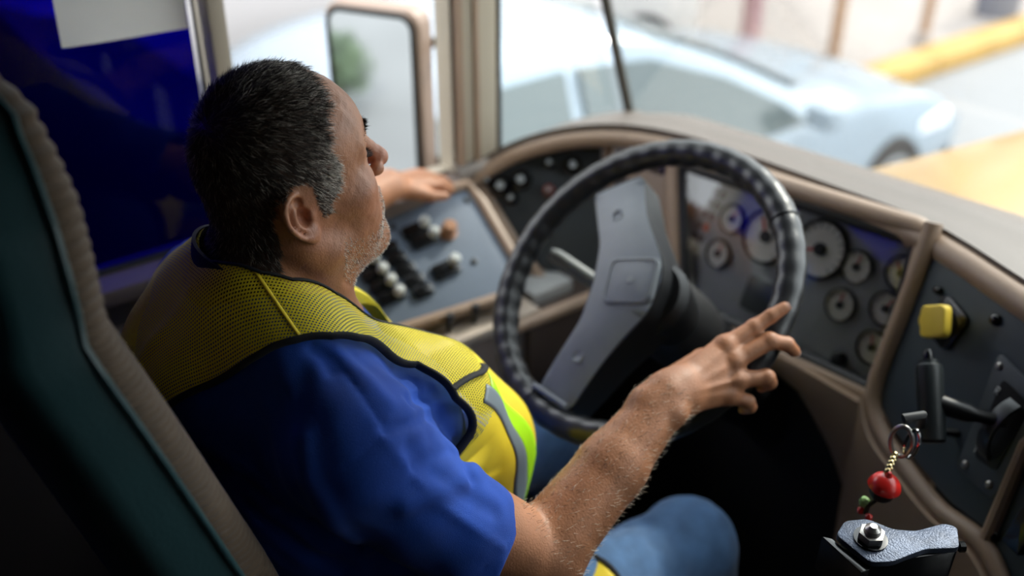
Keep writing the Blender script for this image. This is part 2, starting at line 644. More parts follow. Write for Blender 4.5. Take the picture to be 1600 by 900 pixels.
for sg in (1, -1):
    car_side([(1.38, 0.92), (2.30, 0.88), (2.30, 1.42), (1.75, 1.41), (1.45, 1.28)], CARGL, 'side_window', sg)
    car_side([(2.38, 0.88), (3.80, 0.90), (3.60, 1.04), (3.25, 1.22), (2.80, 1.38), (2.38, 1.42)], CARGL, 'side_window', sg)
    fm = Fr((-2.85 + sg * 0.90, 3.66, ZG + 1.0), (0, 1, 0), (sg, 0, 0))
    B().box((-2.85 + sg * 0.96, 3.74, ZG + 0.98), (0.17, 0.11, 0.12), None, 0.035, 3).build('wing_mirror', SIL, car)
    B().box((-2.85 + sg * 0.855, 2.25, ZG + 0.80), (0.03, 0.16, 0.03), None, 0.01).build('door_handle', SIL, car)
    B().box((-2.85 + sg * 0.70, 5.06, ZG + 0.60), (0.26, 0.34, 0.12), None, 0.04, 3).build('headlight', mat('headlight_lens', srgb(225, 230, 235), 0.1), car)
    for yw in (1.75, 4.62):
        fr = Fr((-2.85 + sg * 0.70, yw, ZG + 0.31), (0, 1, 0), (sg, 0, 0))
        wh = B().lathe([(0.22, -0.02), (0.31, 0.0), (0.315, 0.08), (0.315, 0.14), (0.30, 0.175), (0.21, 0.18)], fr, 28).build('wheel', TYRE, car)
        B().lathe([(0.21, 0.172), (0.20, 0.185), (0.06, 0.165), (0.05, 0.185)], fr, 20).build('hub_cap', ALLOY, wh)
# windshield glass of the car
wsg = []
for t in np.linspace(0.0, 1.0, 7):
    y = 2.90 + (3.86 - 2.90) * t
    z = np.interp(y, [p[0] for p in tp], [p[1] for p in tp]) + 0.030
    wsg.append([(-2.85 + s * (0.56 + 0.14 * t), y, ZG + z - 0.03 * abs(s) ** 2) for s in np.linspace(-1, 1, 7)])
B().sheet(wsg, 0.015, -1).build('windscreen', CARGL, car)

# --- white box truck standing beside, seen through the open window
WHT = mat('white_truck_paint', srgb(205, 199, 196), 0.5, var=0.03, vscale=1.0)
trk = thing('box_truck', (-5.1, 1.6, ZG), 'white box truck beyond the open driver window', 'truck')
B().mm(-6.2, -4.0, -0.4, 4.05, ZG + 0.85, ZG + 3.4, 0.03).build('cargo_box', WHT, trk)
B().mm(-6.1, -4.1, 4.10, 5.3, ZG + 0.55, ZG + 2.5, 0.15).build('cab', WHT, trk)
B().mm(-6.0, -4.2, -0.3, 5.2, ZG + 0.5, ZG + 0.84, 0.02).build('chassis', mat('chassis_grey', srgb(120, 120, 122), 0.6), trk)
B().mm(-4.0, -3.985, -0.4, 4.05, ZG + 1.52, ZG + 1.56).build('side_rail', mat('pale_blue_grey', srgb(196, 206, 216), 0.4), trk)
for yw in (0.6, 4.6):
    fr = Fr((-4.25, yw, ZG + 0.44), (0, 1, 0), (1, 0, 0))
    wh = B().lathe([(0.3, -0.02), (0.44, 0.0), (0.44, 0.18), (0.3, 0.2)], fr, 24).build('wheel', TYRE, trk)
    B().lathe([(0.25, 0.19), (0.23, 0.215), (0.06, 0.2)], fr, 16).build('hub_cap', ALLOY, wh)

# --- made-up navy van, stands in for dark reflections in the tinted pane
NAVY = mat('dark_navy_paint', srgb(14, 18, 40), 0.5)
van = thing('stand_in_van', (-2.7, -0.3, ZG), 'made-up dark van with a sloping front, stands in for reflections in the blue pane', 'van')
prof = [(-3.2, 0.4), (-3.2, 2.25), (0.06, 2.23), (0.20, 1.99), (0.33, 1.82), (0.45, 1.72), (0.62, 1.64), (0.90, 1.56), (0.97, 1.40), (0.96, 0.4)]
b = B().prism([(y, z) for y, z in prof], Fr((-1.9, 0, ZG), (0, 1, 0), (1, 0, 0)), 1.7, 0.03)
b.build('body', NAVY, van)
B().prism([(-0.75, 1.40), (-0.2, 2.1), (-0.9, 2.1)], Fr((-1.895, 0, ZG), (0, 1, 0), (1, 0, 0)), 0.02).build('side_window', mat('van_window', srgb(40, 50, 90), 0.1), van)
for yw in (-2.3, 0.40):
    fr = Fr((-2.1, yw, ZG + 0.34), (0, 1, 0), (1, 0, 0))
    wh = B().lathe([(0.22, 0.0), (0.34, 0.02), (0.34, 0.2), (0.24, 0.22)], fr, 24).build('wheel', TYRE, van)
    B().lathe([(0.2, 0.21), (0.18, 0.235), (0.05, 0.22)], fr, 16).build('hub_cap', ALLOY, wh)

# shrub further back, seen in the mirror
LEAF = mat('pale_green_foliage', srgb(128, 146, 118), 0.8, var=0.3, vscale=3)
t = thing('shrub', (-1.75, -5.0, ZG), 'green shrub beside the road, seen only in the mirror', 'shrub')
B().tube([(-1.75, -5.0, ZG), (-1.72, -5.0, ZG + 0.2), (-1.75, -4.95, ZG + 0.4)], [0.04, 0.03, 0.02], 8).build('stem', BROWNP, t)
b = B()
for k in range(500):
    v_ = RNG.normal(size=3)
    v_ /= np.linalg.norm(v_)
    c_ = np.array((-1.75, -5.0, ZG + 0.35)) + v_ * np.array((0.30, 0.32, 0.28)) * RNG.uniform(0.4, 1.0)
    fr = Fr(c_, RNG.normal(size=3), v_ + 0.5 * RNG.normal(size=3))
    b.add([fr.p(-0.05, 0), fr.p(0, -0.025, 0.01), fr.p(0.05, 0), fr.p(0, 0.025, 0.01)], [(0, 1, 2, 3)])
b.build('foliage', LEAF, t, smooth=0, kind='stuff')

# --- yellow bus hood ahead of the windshield
HOODM = mat('school_bus_yellow_paint', srgb(180, 142, 76), 0.3, coat=0.5, var=0.03)
hood = thing('bus_hood', (0.65, 1.9, 0.2), 'yellow bus hood beyond the windshield', 'hood')
G = []
for y in np.linspace(1.18, 2.75, 14):
    s = (y - 1.18) / 1.57
    zc = 0.955 - 0.10 * s - 0.12 * max(0, s - 0.8) / 0.2
    G.append([(0.65 + u * (1.02 - 0.12 * s), y, zc - 0.20 * abs(u) ** 2.5 - (0.45 if abs(u) > 0.99 else 0)) for u in np.linspace(-1, 1, 21)])
B().sheet(G, 0.02, 1).build('hood_panel', HOODM, hood)
B().box((0.04, 1.50, 0.825), (0.05, 0.03, 0.03), None, 0.008).build('hood_latch', mat('white_latch', srgb(235, 235, 230), 0.4), hood)

# --- outside mirror on the driver's side
mir = thing('side_mirror', (-0.86, 0.66, 0.83), 'tall rectangular outside mirror with taupe housing', 'mirror')

fm = Fr((-0.843, 0.598, 0.965), (0.89, 0.45, 0), (0.45, -0.89, 0))
B().prism(rrect(0.225, 0.46, 0.035, 5), fm.at(0, 0, -0.004), 0.05, 0.012, 3).build('housing', mat('taupe_mirror_housing', srgb(150, 128, 112), 0.5, var=0.05), mir)
B().tube([fm.p(a_, b_, 0.0) for a_, b_ in rrect(0.200, 0.435, 0.03, 5)], 0.0055, 8, True).build('black_rim', BLACKRUB, mir)
B().prism(rrect(0.198, 0.433, 0.03, 5), fm.at(0, 0, 0.001), 0.004).build('mirror_glass', mat('mirror_silver', (0.62, 0.66, 0.65), 0.04, metal=1.0), mir)
B().tube([fm.p(0.06, -0.1, -0.05), fm.p(0.13, -0.12, -0.09), (XL - 0.06, 0.68, 0.86)], 0.011, 10).build('mirror_arm', BLACKRUB, mir)
B().tube([fm.p(0.06, 0.15, -0.05), fm.p(0.13, 0.15, -0.09), (XL - 0.06, 0.68, 1.13)], 0.011, 10).build('mirror_arm', BLACKRUB, mir)

# --- white paper notice taped inside the tinted pane
PAPER = mat('white_paper', srgb(246, 245, 241), 0.8, var=0.03, vscale=8)
G = []
for k in range(9):
    s = k / 8
    y = -0.060 + 0.188 * s
    G.append([(XL - 0.0225 + 0.002 * math.sin(5 * s + 3 * t_), y + 0.004 * (t_ - 0.5), 1.297 - 0.004 * s + 0.21 * t_) for t_ in np.linspace(0, 1, 8)])
pp = B().sheet(G, 0.0006, 1).build('paper_notice', PAPER, label='white paper sheet stuck on the dark blue pane', cat='paper')
# ------------------------------------------------------------------ dashboard
SLATE = mat('slate_blue_panel', srgb(86, 100, 118), 0.5, var=0.06, vscale=12, bump=0.1, bscale=900)
DKPANEL = mat('dark_grey_panel', srgb(52, 58, 62), 0.5, var=0.08, vscale=12, bump=0.12, bscale=800)
TEALP = mat('dark_slate_panel', srgb(56, 66, 72), 0.45, var=0.10, vscale=14, bump=0.12, bscale=900)
BLK = mat('black_plastic', srgb(16, 17, 19), 0.4, var=0.1)
BLKG = mat('glossy_black', srgb(12, 13, 15), 0.22, coat=0.3)
WHITEP = mat('white_switch_cap', srgb(206, 210, 208), 0.4)
CHROME = mat('chrome', (0.75, 0.75, 0.76), 0.15, metal=1.0)
STEEL = mat('dull_steel', (0.42, 0.40, 0.38), 0.35, metal=1.0)
DIAL = mat('gauge_dial_face', srgb(214, 208, 200), 0.6, var=0.04, vscale=30)
INK = mat('dial_ink', srgb(40, 38, 38), 0.6)
RED = mat('red_needle', srgb(196, 40, 26), 0.5)
FOOT = mat('dark_footwell_plastic', srgb(20, 20, 22), 0.6, var=0.1)

dash = thing('dashboard', (0.05, 0.85, 0.6), 'taupe wrap-around bus dashboard with gauge cluster and switch panels', 'dashboard')

lip = [(-0.535, 0.585, 0.905), (-0.53, 0.635, 0.930), (-0.50, 0.705, 0.968), (-0.435, 0.775, 1.000), (-0.35, 0.835, 1.018), (-0.24, 0.872, 1.026),
       (-0.10, 0.885, 1.030), (0.08, 0.885, 1.036), (0.24, 0.880, 1.042), (0.33, 0.855, 1.046), (0.45, 0.806, 1.050), (0.60, 0.745, 1.056), (0.80, 0.665, 1.06)]
LP = np.array(smooth_path(lip, 8))
# top pad from the roll to the windshield base
G = []
for p in LP:
    xb = p[0] if p[0] > -0.45 else -0.545
    base = np.array((np.interp(p[0], [-0.54, -0.3, 0.3, 0.8], [-0.548, -0.36, 0.45, 1.1]), 1.075, np.interp(p[0], [-0.54, -0.34, -0.1, 0.2, 0.8], [0.925, 0.966, 0.985, 1.008, 1.005])))
    if p[1] < 0.72 and p[0] < -0.4:
        base = np.array((-0.549, p[1] + (1.07 - 0.585) * ((p[1] - 0.585) / 0.135) ** 1.2 * 0.9, 0.915 + 0.02))
        base[1] = min(1.07, max(base[1], p[1] + 0.01))
    row = []
    for t_ in np.linspace(0, 1, 9):
        q = p * (1 - t_) + base * t_
        q[2] += 0.012 * math.sin(math.pi * min(1, t_ * 1.0)) - 0.016 * math.exp(-((t_ - 0.30) / 0.05) ** 2)
        row.append(q)
    G.append(row)
B().sheet(G, 0.02, -1).build('top_pad', TANTOP, dash, smooth=60)
# rolled edge in front of the pad
r_ = np.interp(np.linspace(0, 1, len(LP)), [0, 0.12, 0.4, 0.6, 1], [0.012, 0.014, 0.016, 0.021, 0.023])
B().tube(LP + np.array((0, -0.004, -0.008)), list(r_), 14).build('rolled_edge', TAN, dash, smooth=80)
# right-hand continuation towards the door
b = B().mm(0.78, XR, 0.70, 1.07, 0.55, 1.02, 0.02)
b.build('passenger_console', TANTOP, dash)

# ---- left switch panel
A = Fr((-0.45, 0.40, 0.86), (0, 1, 0), (0.5, -0.12, 0.85))
polyA = [(-0.26, 0.088), (0.192, 0.078), (0.180, -0.092), (0.130, -0.146), (-0.06, -0.120), (-0.26, -0.10)]
pa = B().prism(round_poly(polyA, 0.012), A, 0.03, 0.003).build('switch_panel', SLATE, dash, label='slate blue switch panel beside the window')
# tan surround
b = B().tube([A.p(a_, b_, 0.0) for a_, b_ in [(-0.27, 0.098), (0.10, 0.094), (0.197, 0.086), (0.202, 0.04), (0.192, -0.095), (0.138, -0.155), (-0.06, -0.132), (-0.27, -0.112)]], 0.011, 10)
b.build('panel_surround', TAN, dash)
b = B().prism([(-0.27, 0.09), (-0.27, 0.135), (0.16, 0.120), (0.215, 0.075), (0.18, 0.08)], A.at(0, 0, 0.004), 0.04, 0.004)
b.build('window_ledge', TANTOP, dash)

def rocker(fr, w=0.026, h=0.04, cap=WHITEP, part=dash, two=True, nm='rocker_switch'):
    s_ = B().prism(rrect(w, h, 0.003), fr.at(0, 0, 0.010), 0.011, 0.002).build(nm, BLKG, part)
    if cap is not None:
        B().prism(rrect(w * 0.66, h * 0.36, 0.003), fr.at(0, h * 0.26, 0.014), 0.006, 0.0015).build('switch_cap', cap, s_)
    return s_

for i in range(4):                      # row of black rockers with white caps, near the driver
    rocker(A.at(-0.062 + 0.002 * i, 0.008 - 0.026 * i), 0.05, 0.022, None)
for i in range(4):
    fr = A.at(-0.049 + 0.002 * i, 0.008 - 0.026 * i, 0.012)
    B().lathe([(0.009, 0), (0.0095, 0.012), (0.006, 0.017)], fr, 12).build('toggle', WHITEP, dash)
for i in range(5):                      # second row, black
    rocker(A.at(-0.012 + 0.003 * i, 0.020 - 0.026 * i), 0.036, 0.022, None)
for (a_, b_) in ((0.052, 0.035), (0.056, 0.008)):
    s_ = rocker(A.at(a_, b_), 0.050, 0.025, None)
    B().lathe([(0.0095, 0), (0.010, 0.012), (0.006, 0.018)], A.at(a_ + 0.02, b_ + 0.003, 0.010), 12).build('switch_cap', WHITEP, s_)
s_ = rocker(A.at(0.060, -0.062), 0.05, 0.030, None)
B().lathe([(0.010, 0), (0.011, 0.012), (0.007, 0.018)], A.at(0.080, -0.056, 0.010), 12).build('switch_cap', WHITEP, s_)
B().lathe([(0.017, 0), (0.017, 0.006), (0.013, 0.008), (0.0135, 0.026), (0.010, 0.029)], A.at(0.106, 0.006), 20).build('rotary_knob', mat('copper_knob', srgb(176, 130, 100), 0.35, metal=0.3), dash)
for (a_, b_) in ((0.118, -0.068), (0.178, 0.055), (0.02, 0.06)):
    B().lathe([(0.006, 0), (0.006, 0.003), (0.003, 0.004)], A.at(a_, b_), 10).build('screw', BLK, dash)

# ---- corner panel
Bf = Fr((-0.42, 0.76, 0.90), (0.7, 0.7, 0), (0.62, -0.6, 0.5))
polyB = [(-0.160, 0.004), (-0.118, 0.050), (-0.03, 0.078), (0.07, 0.090), (0.075, -0.16), (-0.03, -0.16), (-0.085, -0.10)]
B().prism(round_poly(polyB, 0.012), Bf, 0.03, 0.003).build('corner_panel', DKPANEL, dash, label='dark grey corner panel with round knobs')
B().tube([Bf.p(a_, b_, 0.004) for a_, b_ in [(-0.172, 0.015), (-0.155, -0.015), (-0.085, -0.118), (-0.03, -0.18)]], 0.013, 10).build('divider_strip', TAN, dash)
B().tube([Bf.p(a_, b_, 0.004) for a_, b_ in [(0.082, 0.095), (0.088, 0.0), (0.092, -0.17)]], 0.010, 10).build('divider_strip', TAN, dash)
for (a_, b_, r_, m_) in ((-0.122, 0.0, 0.015, BLKG), (-0.083, 0.014, 0.015, BLKG), (0.016, 0.047, 0.013, BLKG), (-0.028, -0.003, 0.009, mat('red_brown_lamp', srgb(110, 44, 40), 0.3)), (-0.148, 0.010, 0.008, BLKG), (-0.03, 0.05, 0.009, BLKG), (-0.10, -0.022, 0.010, BLKG)):
    k_ = B().lathe([(r_ * 1.35, 0), (r_ * 1.35, 0.005), (r_, 0.006), (r_ * 1.05, 0.020), (r_ * 0.7, 0.026)], Bf.at(a_, b_), 18).build('knob', m_, dash)
    B().lathe([(r_ * 0.55, 0.0255), (r_ * 0.5, 0.028)], Bf.at(a_, b_), 12).build('knob_cap', mat('pale_grey_cap', srgb(150, 156, 158), 0.3), k_)
# tan filler with a light window between corner panel and cluster
Cf = Fr((-0.27, 0.860, 0.95), (1, 0.15, 0), (0.1, -0.94, 0.34))
B().prism([(-0.075, 0.075), (0.055, 0.080), (0.06, -0.17), (-0.055, -0.18)], Cf, 0.03, 0.004).build('filler_panel', TAN, dash)
B().prism(rrect(0.05, 0.045, 0.006), Cf.at(-0.012, 0.030, 0.003), 0.006, 0.001).build('air_vent', BLKG, dash)

# ---- gauge cluster
K = Fr((0.03, 0.84, 0.95), (1, 0, 0), (0, -0.9397, 0.342))
clq = [(-0.255, 0.045), (0.228, 0.088), (0.258, -0.148), (-0.11, -0.165)]
clq = [(-0.235, 0.052), (0.230, 0.084), (0.258, -0.148), (-0.13, -0.170)]
B().prism(round_poly(clq, 0.010), K.at(0, 0, -0.012), 0.03).build('cluster_plate', mat('grey_cluster_plate', srgb(142, 142, 146), 0.5, var=0.06, vscale=10), dash)
fp = [K.p(a_, b_, 0.004) for a_, b_ in round_poly(clq, 0.014, 4)]
B().tube(fp, 0.0095, 8, True).build('cluster_gasket', BLK, dash, label='black rubber gasket around the gauges')
outer = [(-0.262, 0.068), (0.238, 0.106), (0.276, -0.160), (-0.14, -0.19)]
op = [K.p(a_, b_, 0.002) for a_, b_ in round_poly(outer, 0.02, 5)]
B().tube(op, 0.0165, 12, True).build('cluster_bezel', TAN, dash, smooth=80)
B().prism(round_poly([(a_ * 0.995, b_ * 0.995) for a_, b_ in clq], 0.01), K.at(0, 0, 0.006), 0.0025).build('cluster_lens', glass('cluster_lens_glass', (0.93, 0.94, 0.94), 0.075), dash)

def gauge(x, z, r, ang, ticks, nm='gauge'):
    """round gauge: bezel ring, dial, ticks, needle, hub"""
    # position from world x, z on the cluster plane
    b_ = (z - 0.95) / 0.9397
    fr = K.at(x - 0.03, b_, -0.011)
    g = B().lathe([(r * 1.14, 0), (r * 1.14, 0.006), (r * 1.02, 0.009), (r * 1.0, 0.003)], fr, 28).build(nm, BLK, dash)
    B().lathe([(r, 0.001), (r, 0.004)], fr, 28).build('dial', DIAL, g)
    tb = B()
    for k in range(ticks):
        a_ = math.radians(-225 + 270 * k / (ticks - 1) + 180)
        f2 = fr.rot(math.radians(225 - 270 * k / (ticks - 1)))
        tb.box(f2.p(r * 0.86, 0, 0.0045), (r * 0.18, r * 0.035, 0.0008), f2.axes)
    tb.build('scale_marks', INK, g)
    f2 = fr.rot(math.radians(ang))
    B().box(f2.p(r * 0.38, 0, 0.006), (r * 0.80, r * 0.10, 0.001), f2.axes).build('needle', RED, g)
    B().lathe([(r * 0.26, 0.004), (r * 0.24, 0.009)], fr, 16).build('hub', BLK, g)
    return g

gauge(-0.073, 0.948, 0.023, 60, 9)
gauge(-0.076, 0.886, 0.023, 80, 9)
gauge(0.004, 0.945, 0.042, 120, 15)
gauge(0.108, 0.962, 0.044, 200, 15)
gauge(0.178, 0.960, 0.0245, 85, 9)
gauge(0.176, 0.898, 0.0245, 95, 9)
gauge(0.250, 0.978, 0.0245, 130, 9)
gauge(0.248, 0.922, 0.0245, 70, 9)
gauge(0.252, 0.862, 0.0245, 110, 9)
tb = B()
for i in range(6):
    for j in range(2):
        tb = B().prism(rrect(0.010, 0.014, 0.002), K.at(-0.155 + 0.016 * j - 0.004 * i, 0.03 - 0.022 * i, -0.010), 0.004).build('warning_lamp', mat('amber_lamp', srgb(190, 84, 40), 0.3) if (i == 3 and j == 1) else mat('dim_lamp', srgb(70, 60, 58), 0.3), dash)
B().prism(rrect(0.06, 0.06, 0.006), K.at(0.0, -0.105, -0.006), 0.012, 0.002).build('display', mat('dark_display', srgb(60, 66, 66), 0.25), dash)
B().lathe([(0.012, 0), (0.011, 0.012), (0.008, 0.014)], K.at(0.178, -0.135, -0.01), 16).build('trip_knob', BLK, dash)

# ---- lower dash skirt under the cluster
G = []
for x, z0, z1 in ((0.06, 0.795, 0.775), (0.12, 0.797, 0.762), (0.17, 0.80, 0.745), (0.24, 0.80, 0.67), (0.30, 0.80, 0.58), (0.36, 0.80, 0.45), (0.42, 0.80, 0.30)):
    G.append([(x, 0.772 - 0.02 * t_ + 0.05 * t_ * t_, z0 + (z1 - z0) * t_) for t_ in np.linspace(0, 1, 8)])
B().sheet(G, 0.02, 1).build('lower_skirt', TAN, dash, smooth=60)
B().mm(-0.50, 0.42, 0.86, 1.05, 0.10, 0.78, 0.01).build('footwell_back', FOOT, dash)

# ---- right control panel
an = math.radians(22)
E_ = Fr((0.283, 0.84, 1.004), (math.cos(an), -math.sin(an), 0), (-math.sin(an) * math.cos(0.3), -math.cos(an) * math.cos(0.3), math.sin(0.3)))
polyE = [(0.012, 0.034), (0.100, 0.046), (0.188, 0.050), (0.330, 0.052), (0.330, 0.0), (0.292, -0.095), (0.318, -0.222), (0.24, -0.235), (0.162, -0.229), (0.085, -0.215), (0.045, -0.20)]
B().prism(round_poly(polyE, 0.014), E_, 0.03, 0.003).build('control_panel', TEALP, dash, label='dark slate control panel right of the gauges')
polyF = [(0.345, 0.052), (0.55, 0.052), (0.55, -0.26), (0.330, -0.250), (0.306, -0.095), (0.336, 0.0)]
B().prism(round_poly(polyF, 0.010), E_, 0.03, 0.003).build('switch_panel', TEALP, dash, label='dark switch panel at the right end of the dashboard')
B().tube([E_.p(a_, b_, 0.003) for a_, b_ in [(0.337, 0.055), (0.330, 0.0), (0.300, -0.095), (0.322, -0.235)]], 0.010, 10).build('divider_strip', TAN, dash)
B().tube([E_.p(a_, b_, 0.003) for a_, b_ in smooth_path([(-0.010, 0.070, 0), (0.000, 0.030, 0), (0.014, -0.06, 0), (0.036, -0.19, 0), (0.085, -0.232, 0), (0.165, -0.246, 0), (0.24, -0.252, 0), (0.325, -0.240, 0), (0.42, -0.275, 0), (0.55, -0.28, 0)], 5) for a_, b_ in [(a_, b_)]] if False else
         [E_.p(q[0], q[1], 0.003) for q in smooth_path([(-0.010, 0.070, 0), (0.000, 0.030, 0), (0.014, -0.06, 0), (0.036, -0.19, 0), (0.085, -0.232, 0), (0.165, -0.246, 0), (0.24, -0.252, 0), (0.325, -0.240, 0), (0.42, -0.275, 0), (0.55, -0.28, 0)], 5)], 0.0135, 12).build('panel_surround', TAN, dash)
G = []
for q in smooth_path([(0.036, -0.20, 0), (0.085, -0.240, 0), (0.165, -0.252, 0), (0.24, -0.258, 0), (0.325, -0.250, 0), (0.42, -0.280, 0), (0.55, -0.285, 0)], 4):
    p = E_.p(q[0], q[1], 0.002)
    G.append([p + np.array((0, 0.05 * t_ * t_, -0.55 * t_)) for t_ in np.linspace(0, 1, 8)])
B().sheet(G, 0.02, 1).build('lower_skirt', TAN, dash, smooth=60)
for (a_, b_) in ((0.326, -0.221), (0.165, 0.010)):
    B().lathe([(0.0085, 0), (0.0085, 0.003), (0.0065, 0.007), (0.003, 0.009)], E_.at(a_, b_), 14).build('screw', BLKG, dash)
B().lathe([(0.006, 0), (0.006, 0.008), (0.004, 0.011)], E_.at(0.057, -0.006), 12).build('screw', BLKG, dash)
rocker(E_.at(0.358, -0.185), 0.030, 0.055, None)
s_ = rocker(E_.at(0.352, -0.108), 0.034, 0.052, None)
B().prism(rrect(0.022, 0.014, 0.002), E_.at(0.352, -0.096, 0.012), 0.004).build('switch_cap', WHITEP, s_)

# ---- shelf and levers under the left switch panel
b = B()
b.box((-0.322, 0.36, 0.752), (0.085, 0.46, 0.02), None, 0.006)
b.build('lower_ledge', mat('pale_taupe_ledge', srgb(178, 164, 150), 0.45, var=0.06), dash)
B().mm(-0.545, -0.29, 0.14, 0.60, 0.02, 0.742, 0.01).build('side_console', GREYWALL, dash)
for y in (0.41, 0.465, 0.53):
    l_ = B().tube([(-0.315, y, 0.76), (-0.312, y, 0.785)], 0.005, 10).build('lever', BLK, dash)
    B().lathe([(0.006, 0.0), (0.009, 0.006), (0.007, 0.018)], Fr((-0.312, y, 0.783), (1, 0, 0), (0.1, 0, 1)), 12).build('lever_tip', BLK, l_)
B().tube([(-0.280, 0.52, 0.742), (-0.278, 0.63, 0.742), (-0.27, 0.76, 0.745)], 0.013, 10).build('tray_edge', TAN, dash)
B().mm(-0.50, -0.275, 0.56, 0.84, 0.60, 0.735, 0.01).build('tray', mat('dark_taupe_tray', srgb(70, 58, 52), 0.6), dash)
B().box((-0.36, 0.66, 0.745), (0.07, 0.10, 0.03), None, 0.008).build('tray_socket', mat('pale_grey_socket', srgb(170, 172, 172), 0.4), dash)

# ------------------------------------------------------------------ parking brake knob
YEL = mat('yellow_knob_plastic', srgb(232, 200, 66), 0.4, var=0.05, vscale=40)
pk = thing('parking_brake', tuple(E_.p(0.095, -0.036)), 'yellow square parking brake knob on the control panel', 'brake knob')
fr = E_.at(0.097, -0.036).rot(math.radians(-10))
B().prism(rrect(0.058, 0.062, 0.012), fr.at(0, 0, 0.007), 0.008, 0.003).build('base_plate', BLKG, pk)
B().lathe([(0.019, 0.006), (0.019, 0.012), (0.012, 0.014)], fr, 20).build('collar', BLK, pk)
B().lathe([(0.0095, 0.010), (0.0095, 0.034), (0.014, 0.041)], fr, 16).build('stem', YEL, pk)
B().prism(rrect(0.045, 0.045, 0.009), E_.at(0.1165, -0.0275, 0.052).rot(math.radians(33)), 0.013, 0.004, 3).build('knob', YEL, pk)

# ------------------------------------------------------------------ gear selector
gs = thing('gear_selector', tuple(E_.p(0.25, -0.10)), 'black gear selector with upright grip on a slotted plate', 'gear selector')
gp = B().prism(round_poly([(0.196, -0.022), (0.292, -0.030), (0.300, -0.100), (0.300, -0.184), (0.228, -0.188), (0.214, -0.110)], 0.010), E_.at(0, 0, 0.005), 0.006, 0.002).build('slot_plate', mat('worn_slot_plate', srgb(72, 78, 82), 0.36, var=0.12, vscale=40), gs)
for (a_, b_) in ((0.209, -0.036), (0.239, -0.174), (0.285, -0.171)):
    B().lathe([(0.0055, 0.005), (0.0055, 0.007), (0.003, 0.009)], E_.at(a_, b_), 12).build('screw', STEEL, gp)
B().prism(round_poly([(0.224, -0.045), (0.278, -0.050), (0.284, -0.150), (0.246, -0.156), (0.232, -0.10)], 0.008), E_.at(0, 0, 0.0065), 0.004).build('slot', BLK, gs)
dr = []
for q in np.linspace(-1.0, 1.0, 17):
    dr.append([E_.p(0.262 + s_ * 0.010 + 0.010 * abs(q) ** 2 * 0, -0.100 - 0.052 * math.sin(q), -0.012 + 0.045 * math.cos(q) + 0.002 * (1 - abs(s_))) for s_ in (-1, -0.6, 0.6, 1)])
B().sheet(dr, 0.008, 1).build('gate_drum', mat('worn_dark_metal', srgb(70, 72, 74), 0.35, metal=0.4), gs)
b = B().tube([E_.p(0.264, -0.086, 0.015), E_.p(0.252, -0.088, 0.050), E_.p(0.246, -0.090, 0.058), E_.p(0.214, -0.097, 0.088)], [0.0085, 0.009, 0.0125, 0.013], 14)
b.build('lever_arm', BLK, gs)
top_, bot_ = E_.p(0.178, -0.056, 0.09), E_.p(0.248, -0.138, 0.09)
ax = (top_ - bot_) / np.linalg.norm(top_ - bot_)
L_ = np.linalg.norm(top_ - bot_)
fg = Fr(bot_, (1, 0, 0), ax)
B().lathe([(0.013, 0.0), (0.0165, 0.003), (0.0172, L_ * 0.5), (0.0178, L_ * 0.86), (0.0165, L_ * 0.93), (0.0125, L_ * 0.95), (0.012, L_)], fg, 24).build('grip', mat('worn_black_grip', srgb(34, 40, 42), 0.42, var=0.15, vscale=40, bump=0.1, bscale=400), gs)
B().lathe([(0.0065, L_), (0.0068, L_ + 0.008), (0.004, L_ + 0.014)], fg, 14).build('button', BLKG, gs)
# letters on the slot plate
def letter(ch, fr, size, m_, parent):
    strokes = {'R': [((0, 0), (0, 1)), ((0, 1), (0.5, 1)), ((0.5, 1), (0.5, 0.55)), ((0.5, 0.55), (0, 0.5)), ((0.2, 0.5), (0.55, 0))],
               '1': [((0.25, 0), (0.25, 1)), ((0.25, 1), (0.05, 0.8))], 'N': [((0, 0), (0, 1)), ((0, 1), (0.5, 0)), ((0.5, 0), (0.5, 1))],
               'D': [((0, 0), (0, 1)), ((0, 1), (0.4, 0.8)), ((0.4, 0.8), (0.4, 0.2)), ((0.4, 0.2), (0, 0))]}
    b = B()
    for (p0, p1) in strokes[ch]:
        b.tube([fr.p(p0[0] * size, p0[1] * size, 0), fr.p(p1[0] * size, p1[1] * size, 0)], size * 0.075, 6)
    return b.build('letter', m_, parent)
letter('R', E_.at(0.224, -0.068, 0.0075), 0.010, WHITEP, gp)
letter('1', E_.at(0.240, -0.150, 0.0075), 0.010, WHITEP, gp)

# ------------------------------------------------------------------ ignition key with charm
kc = thing('key_chain', (0.472, 0.520, 0.86), 'key ring with gold beads and a round red charm', 'key chain')
hook = np.array((0.477, 0.514, 0.998))
B().tube([E_.p(0.20, -0.15, 0.0), E_.p(0.185, -0.16, 0.05), hook + np.array((0.012, 0.02, 0.004)), hook], [0.006, 0.006, 0.005, 0.006], 10).build('key_rod', BLK, kc)
ring_c = np.array((0.484, 0.508, 0.972))
B().tube([ring_c + 0.016 * np.array((math.cos(t_) * 0.75, math.cos(t_) * 0.2, math.sin(t_) * 1.35)) for t_ in np.linspace(0, 2 * math.pi, 25)[:-1]], 0.0028, 8, True).build('ring', STEEL, kc)
B().tube([ring_c + np.array((0.01, 0.006, 0.0)) + 0.012 * np.array((math.cos(t_) * 0.4, math.cos(t_) * 0.5, math.sin(t_) * 1.7)) for t_ in np.linspace(0, 2 * math.pi, 25)[:-1]], 0.0024, 8, True).build('ring', CHROME, kc)
GOLD = mat('gold_bead', (0.65, 0.52, 0.28), 0.25, metal=1.0)
bead0 = None
cp = np.array((0.494, 0.472, 0.928))
